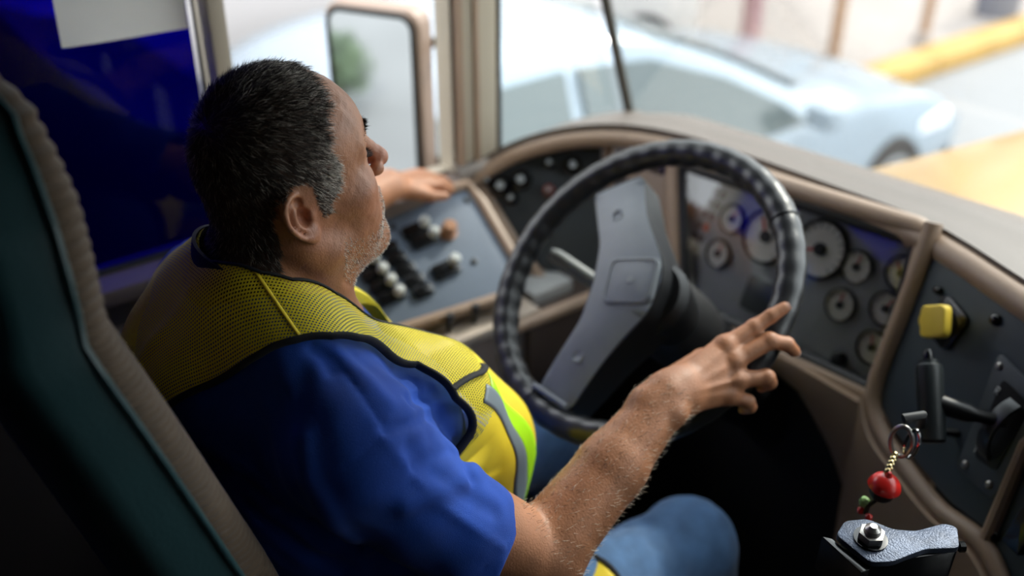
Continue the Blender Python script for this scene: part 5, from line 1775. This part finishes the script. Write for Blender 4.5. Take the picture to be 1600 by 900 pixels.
# lower front of solid cloth
Pf, Uf = vest_panel(-42, 26, 60, XR_IN, XR_OUT, 1, 30, extra)
vmesh('lower_front', Pf, Uf, YSOLID)
Pf2, Uf2 = vest_panel(-42, 26, 60, XR_IN, XL_OUT, -1, 30, extra)
vmesh('lower_front', Pf2, Uf2, YSOLID)
def strip(nm, P, m_, r_=0.0045, flat=0.5):
    B().tube(P, r_, 8, False, flat).build(nm, m_, vest, smooth=80)
strip('binding', np.concatenate([Pb[::-1, -1], Pr[::-1, -1], Pf[::-1, -1]]), TRIM, 0.0052)
strip('binding', np.concatenate([Pb[::-1, 0], Pl_[::-1, -1], Pf2[::-1, -1]]), TRIM, 0.0045)
strip('binding', np.concatenate([Pf[:, 0], Pr[:, 0]]), TRIM, 0.0035)
strip('seam', Pr[int(100 * 73 / 80), :], YSOLID, 0.0022)
# reflective tape on the right front
def tape(nm, x0, x1, a0, a1, m_, e0):
    angs = np.linspace(a0, a1, 40)
    G = np.array([[(x, a) for x in np.linspace(x0(a), x1(a), 6)] for a in angs])
    x, a = G[:, :, 0].ravel(), G[:, :, 1].ravel()
    P = vest_r(x, np.radians(a), extra(x, a) + e0).reshape(40, 6, 3)
    B().sheet(P, 0.0008, 1).build(nm, m_, vest, smooth=180)
tape('lime_tape', lambda a: 0.132, lambda a: 0.160, -40, 30, LIME, 0.0015)
tape('grey_tape', lambda a: 0.158, lambda a: 0.174, -40, 33, GREYT, 0.0018)
bx_ = np.interp(np.linspace(0, 1, 16), [0, 0.5, 1], [0.166, 0.148, 0.108])
ba_ = np.interp(np.linspace(0, 1, 16), [0, 0.5, 1], [48.0, 35.0, 26.0])
strip('binding', vest_r(bx_, np.radians(ba_), extra(bx_, ba_) + 0.002), TRIM, 0.0052)
# tail of the vest lying over the right thigh
def thigh_z(x):
    return 0.592 + math.sqrt(max(0.0, 0.086 ** 2 - (x - 0.195) ** 2))
G = []
for t_ in np.linspace(0, 1, 14):
    y = 0.170 + 0.135 * t_
    G.append([(x + 0.006 * math.sin(9 * t_), y + 0.02 * (x - 0.17), thigh_z(min(x, 0.275)) + 0.007 + 0.004 * math.sin(60 * x + 7 * t_)) for x in np.linspace(0.125, 0.235, 14)])
G = np.array(G)
B().sheet(G, 0.001, -1).build('lower_front', YSOLID, vest, smooth=180)
strip('binding', np.concatenate([G[-1, :], G[::-1, -1]]), TRIM, 0.0045)
# ------------------------------------------------------------------ hair, stubble, brows, arm hair
HAIRM = mat('short_hair', (0.05, 0.045, 0.04), 0.42, attr='tint', spec=0.5)
BT = np.concatenate([BF[:, [0, 1, 2]], BF[:, [0, 2, 3]]])

def sample_surface(tris, n, rng):
    a, b_, c = BV[tris[:, 0]], BV[tris[:, 1]], BV[tris[:, 2]]
    cr = np.cross(b_ - a, c - a)
    ar = np.linalg.norm(cr, axis=1)
    i = rng.choice(len(tris), n, p=ar / ar.sum())
    u, v = rng.random(n), rng.random(n)
    f = u + v > 1
    u[f], v[f] = 1 - u[f], 1 - v[f]
    P = a[i] + u[:, None] * (b_[i] - a[i]) + v[:, None] * (c[i] - a[i])
    N = cr[i] / np.maximum(ar[i][:, None], 1e-12)
    return P, N

def strands(P, D0, D1, L, R, C):
    """tapered three-sided hairs: bend from direction D0 to D1"""
    n = len(P)
    D0 = D0 / np.linalg.norm(D0, axis=1, keepdims=True)
    D1 = D1 / np.linalg.norm(D1, axis=1, keepdims=True)
    M_ = P + D0 * (L * 0.5)[:, None]
    T_ = M_ + D1 * (L * 0.5)[:, None]
    s = np.cross(D0, np.array((0.31, 0.77, 0.55)))
    s /= np.maximum(np.linalg.norm(s, axis=1, keepdims=True), 1e-9)
    t = np.cross(D0, s)
    V = np.zeros((n, 7, 3))
    for k in range(3):
        q = 2 * math.pi * k / 3
        o = (s * math.cos(q) + t * math.sin(q)) * R[:, None]
        V[:, k] = P - D0 * 0.001 + o
        V[:, 3 + k] = M_ + o * 0.8
    V[:, 6] = T_
    fs = []
    for k in range(3):
        k2 = (k + 1) % 3
        fs += [(k, k2, 3 + k2), (k, 3 + k2, 3 + k), (3 + k, 3 + k2, 6)]
    F = (np.array(fs)[None] + (np.arange(n) * 7)[:, None, None]).reshape(-1, 3)
    return V.reshape(-1, 3), F, np.repeat(C, 7, 0)

rg = np.random.default_rng(5)
cen_ = BV[BT].mean(1)
Lc, hm = head_masks(cen_)
ht = BT[hm]
NH = 30000
P, N = sample_surface(ht, NH, rg)
L = hl(P)
crown = np.array((0.0, -0.055, 0.115))
fl = L - crown
fl[:, 1] += 0.012 + 0.03 * np.clip(-(L[:, 2] - 0.05) / 0.06, 0, 1)
Nl = N @ HM
fl -= Nl * (fl * Nl).sum(1)[:, None]
fl /= np.maximum(np.linalg.norm(fl, axis=1, keepdims=True), 1e-9)
fw = fl @ HM.T
rnd = rg.normal(size=(NH, 3)) * 0.22
D0 = 0.50 * N + fw + rnd
D1 = 0.12 * N + fw + rnd * 1.2
top = np.clip((L[:, 2] - 0.04) / 0.06, 0, 1)
Ln = (0.0075 + 0.0055 * top) * rg.uniform(0.7, 1.25, NH)
temple = np.clip((L[:, 1] - 0.002) / 0.030, 0, 1) * np.clip((0.085 - L[:, 2]) / 0.03, 0, 1)
side = np.clip((L[:, 1] + 0.055) / 0.05, 0, 1) * np.clip((0.075 - L[:, 2]) / 0.03, 0, 1)
pg = 0.10 + 0.62 * temple + 0.16 * side + 0.12 * top * np.clip(L[:, 1] / 0.06, 0, 1)
gr = rg.random(NH) < pg
C = np.where(gr[:, None], np.array((0.62, 0.56, 0.48)) * rg.uniform(0.6, 1.15, NH)[:, None], np.array((0.036, 0.027, 0.020)) * rg.uniform(0.4, 2.0, NH)[:, None])
V, F, Cc = strands(P, D0, D1, Ln, np.where(gr, 0.00026, 0.00024), C)
obj('hair', V, F, HAIRM, person, smooth=0, colors=Cc, kind='stuff', label='short dark hair greying at the temples')

# stubble on jaw and lip
jaw = [(0.022, -0.030), (0.034, -0.046), (0.060, -0.052), (0.085, -0.040), (0.11, -0.036), (0.12, -0.12), (0.03, -0.125), (0.010, -0.085), (0.012, -0.05)]
jm = side_poly_inside(Lc[:, 1:], jaw) & (Lc[:, 2] > -0.13) & (np.abs(Lc[:, 0]) < 0.075)
P, N = sample_surface(BT[jm], 3400, rg)
n_ = len(P)
dn = np.tile(np.array((0, 0.35, -1.0)), (n_, 1)) + rg.normal(size=(n_, 3)) * 0.3
white = rg.random(n_) < 0.72
C = np.where(white[:, None], np.array((0.80, 0.74, 0.66)), np.array((0.06, 0.045, 0.035))) * rg.uniform(0.7, 1.1, n_)[:, None]
V, F, Cc = strands(P, N + 0.5 * dn, 0.5 * N + dn, rg.uniform(0.0013, 0.0030, n_), np.full(n_, 0.00032), C)
obj('stubble', V, F, HAIRM, person, smooth=0, colors=Cc, kind='stuff', label='white stubble on the jaw')

# brows and lashes
brP, brN = [], []
for sg in (-1, 1):
    for k in range(150):
        t_ = rg.random()
        p = np.array((sg * (0.014 + 0.036 * t_), 0.0985 - 0.020 * t_ ** 1.6, 0.046 + 0.006 * math.sin(3 * t_) + rg.normal() * 0.0018))
        brP.append(p)
        brN.append(np.array((sg * (0.75 + 0.2 * t_), 0.35 - 0.5 * t_, 0.25)) + rg.normal(size=3) * 0.2)
brP = hw(np.array(brP))
brD = np.array(brN) @ HM.T
V, F, Cc = strands(brP, brD, brD, rg.uniform(0.006, 0.010, len(brP)), np.full(len(brP), 0.00032), np.tile((0.03, 0.024, 0.02), (len(brP), 1)))
obj('eyebrows', V, F, HAIRM, person, smooth=0, colors=Cc, kind='stuff', label='thin dark eyebrows')
ls, ld = [], []
for sg in (-1, 1):
    for k in range(34):
        t_ = k / 33
        ls.append((sg * (0.024 + 0.023 * t_), 0.0855 + 0.002 * math.sin(3.14 * t_) - 0.006 * t_ ** 2, 0.0235))
        ld.append(np.array((sg * (0.1 + 0.75 * t_), 1.0, -0.25 + 0.25 * t_)) + rg.normal(size=3) * 0.1)
ls = hw(np.array(ls))
ld = np.array(ld) @ HM.T
V, F, Cc = strands(ls, ld, ld + np.array((0, 0, 0.5)), rg.uniform(0.006, 0.009, len(ls)), np.full(len(ls), 0.00035), np.tile((0.012, 0.010, 0.010), (len(ls), 1)))
obj('eyelashes', V, F, HAIRM, person, smooth=0, colors=Cc, kind='stuff', label='dark eyelashes')

# fine pale hair on the right forearm
fa, fb_ = np.array(AR['elbow']), np.array(AR['wrist'])
ta = (cen_ - fa) @ (fb_ - fa) / ((fb_ - fa) @ (fb_ - fa))
am = (ta > 0.02) & (ta < 1.05) & (cen_[:, 0] > 0.2) & (cen_[:, 2] > 0.8) & (cen_[:, 1] < 0.40)
P, N = sample_surface(BT[am], 1900, rg)
ok_ = chunk_eval(SH, P) > 0.004
P, N = P[ok_], N[ok_]
n_ = len(P)
dr_ = np.tile((fb_ - fa) / np.linalg.norm(fb_ - fa), (n_, 1)) + np.array((0.25, 0.0, -0.55)) + rg.normal(size=(n_, 3)) * 0.25
C = np.where((rg.random(n_) < 0.6)[:, None], np.array((0.70, 0.60, 0.48)), np.array((0.10, 0.06, 0.04)))
V, F, Cc = strands(P, 0.55 * N + dr_, 0.15 * N + dr_, rg.uniform(0.004, 0.009, n_), np.full(n_, 0.00022), C)
obj('arm_hair', V, F, HAIRM, person, smooth=0, colors=Cc, kind='stuff', label='pale hair along the forearm')
# nails of the right hand
NAIL = mat('finger_nail', (0.60, 0.36, 0.28), 0.25)
for f_ in 'im':
    d_ = J[f_ + 'tip'] - J[f_ + 'dip']
    d_ /= np.linalg.norm(d_)
    nn = HN - d_ * (HN @ d_)
    nn /= np.linalg.norm(nn)
    c_ = J[f_ + 'tip'] + nn * 0.0058 + d_ * 0.001
    fr = Fr(c_, d_, nn)
    G = [[fr.p(a * 0.0055, b_ * 0.0048, 0.0013 - 0.0022 * b_ * b_ - 0.0006 * a) for b_ in np.linspace(-1, 1, 7)] for a in np.linspace(-1, 1, 6)]
    B().sheet(G, 0.0006, 1).build('finger_nail', NAIL, person, smooth=80)
# eyeballs
for sg in (-1, 1):
    c_ = hw((sg * 0.0335, 0.0735, 0.0240))
    B().lathe([(0.0001, -0.0125)] + [(0.0125 * math.sin(a), -0.0125 * math.cos(a)) for a in np.linspace(0.25, 2.9, 12)] + [(0.0001, 0.0125)], Fr(c_, (1, 0, 0), HM[:, 1]), 20).build('eyeball', mat('eye_white', (0.75, 0.70, 0.66), 0.15), person, smooth=180)
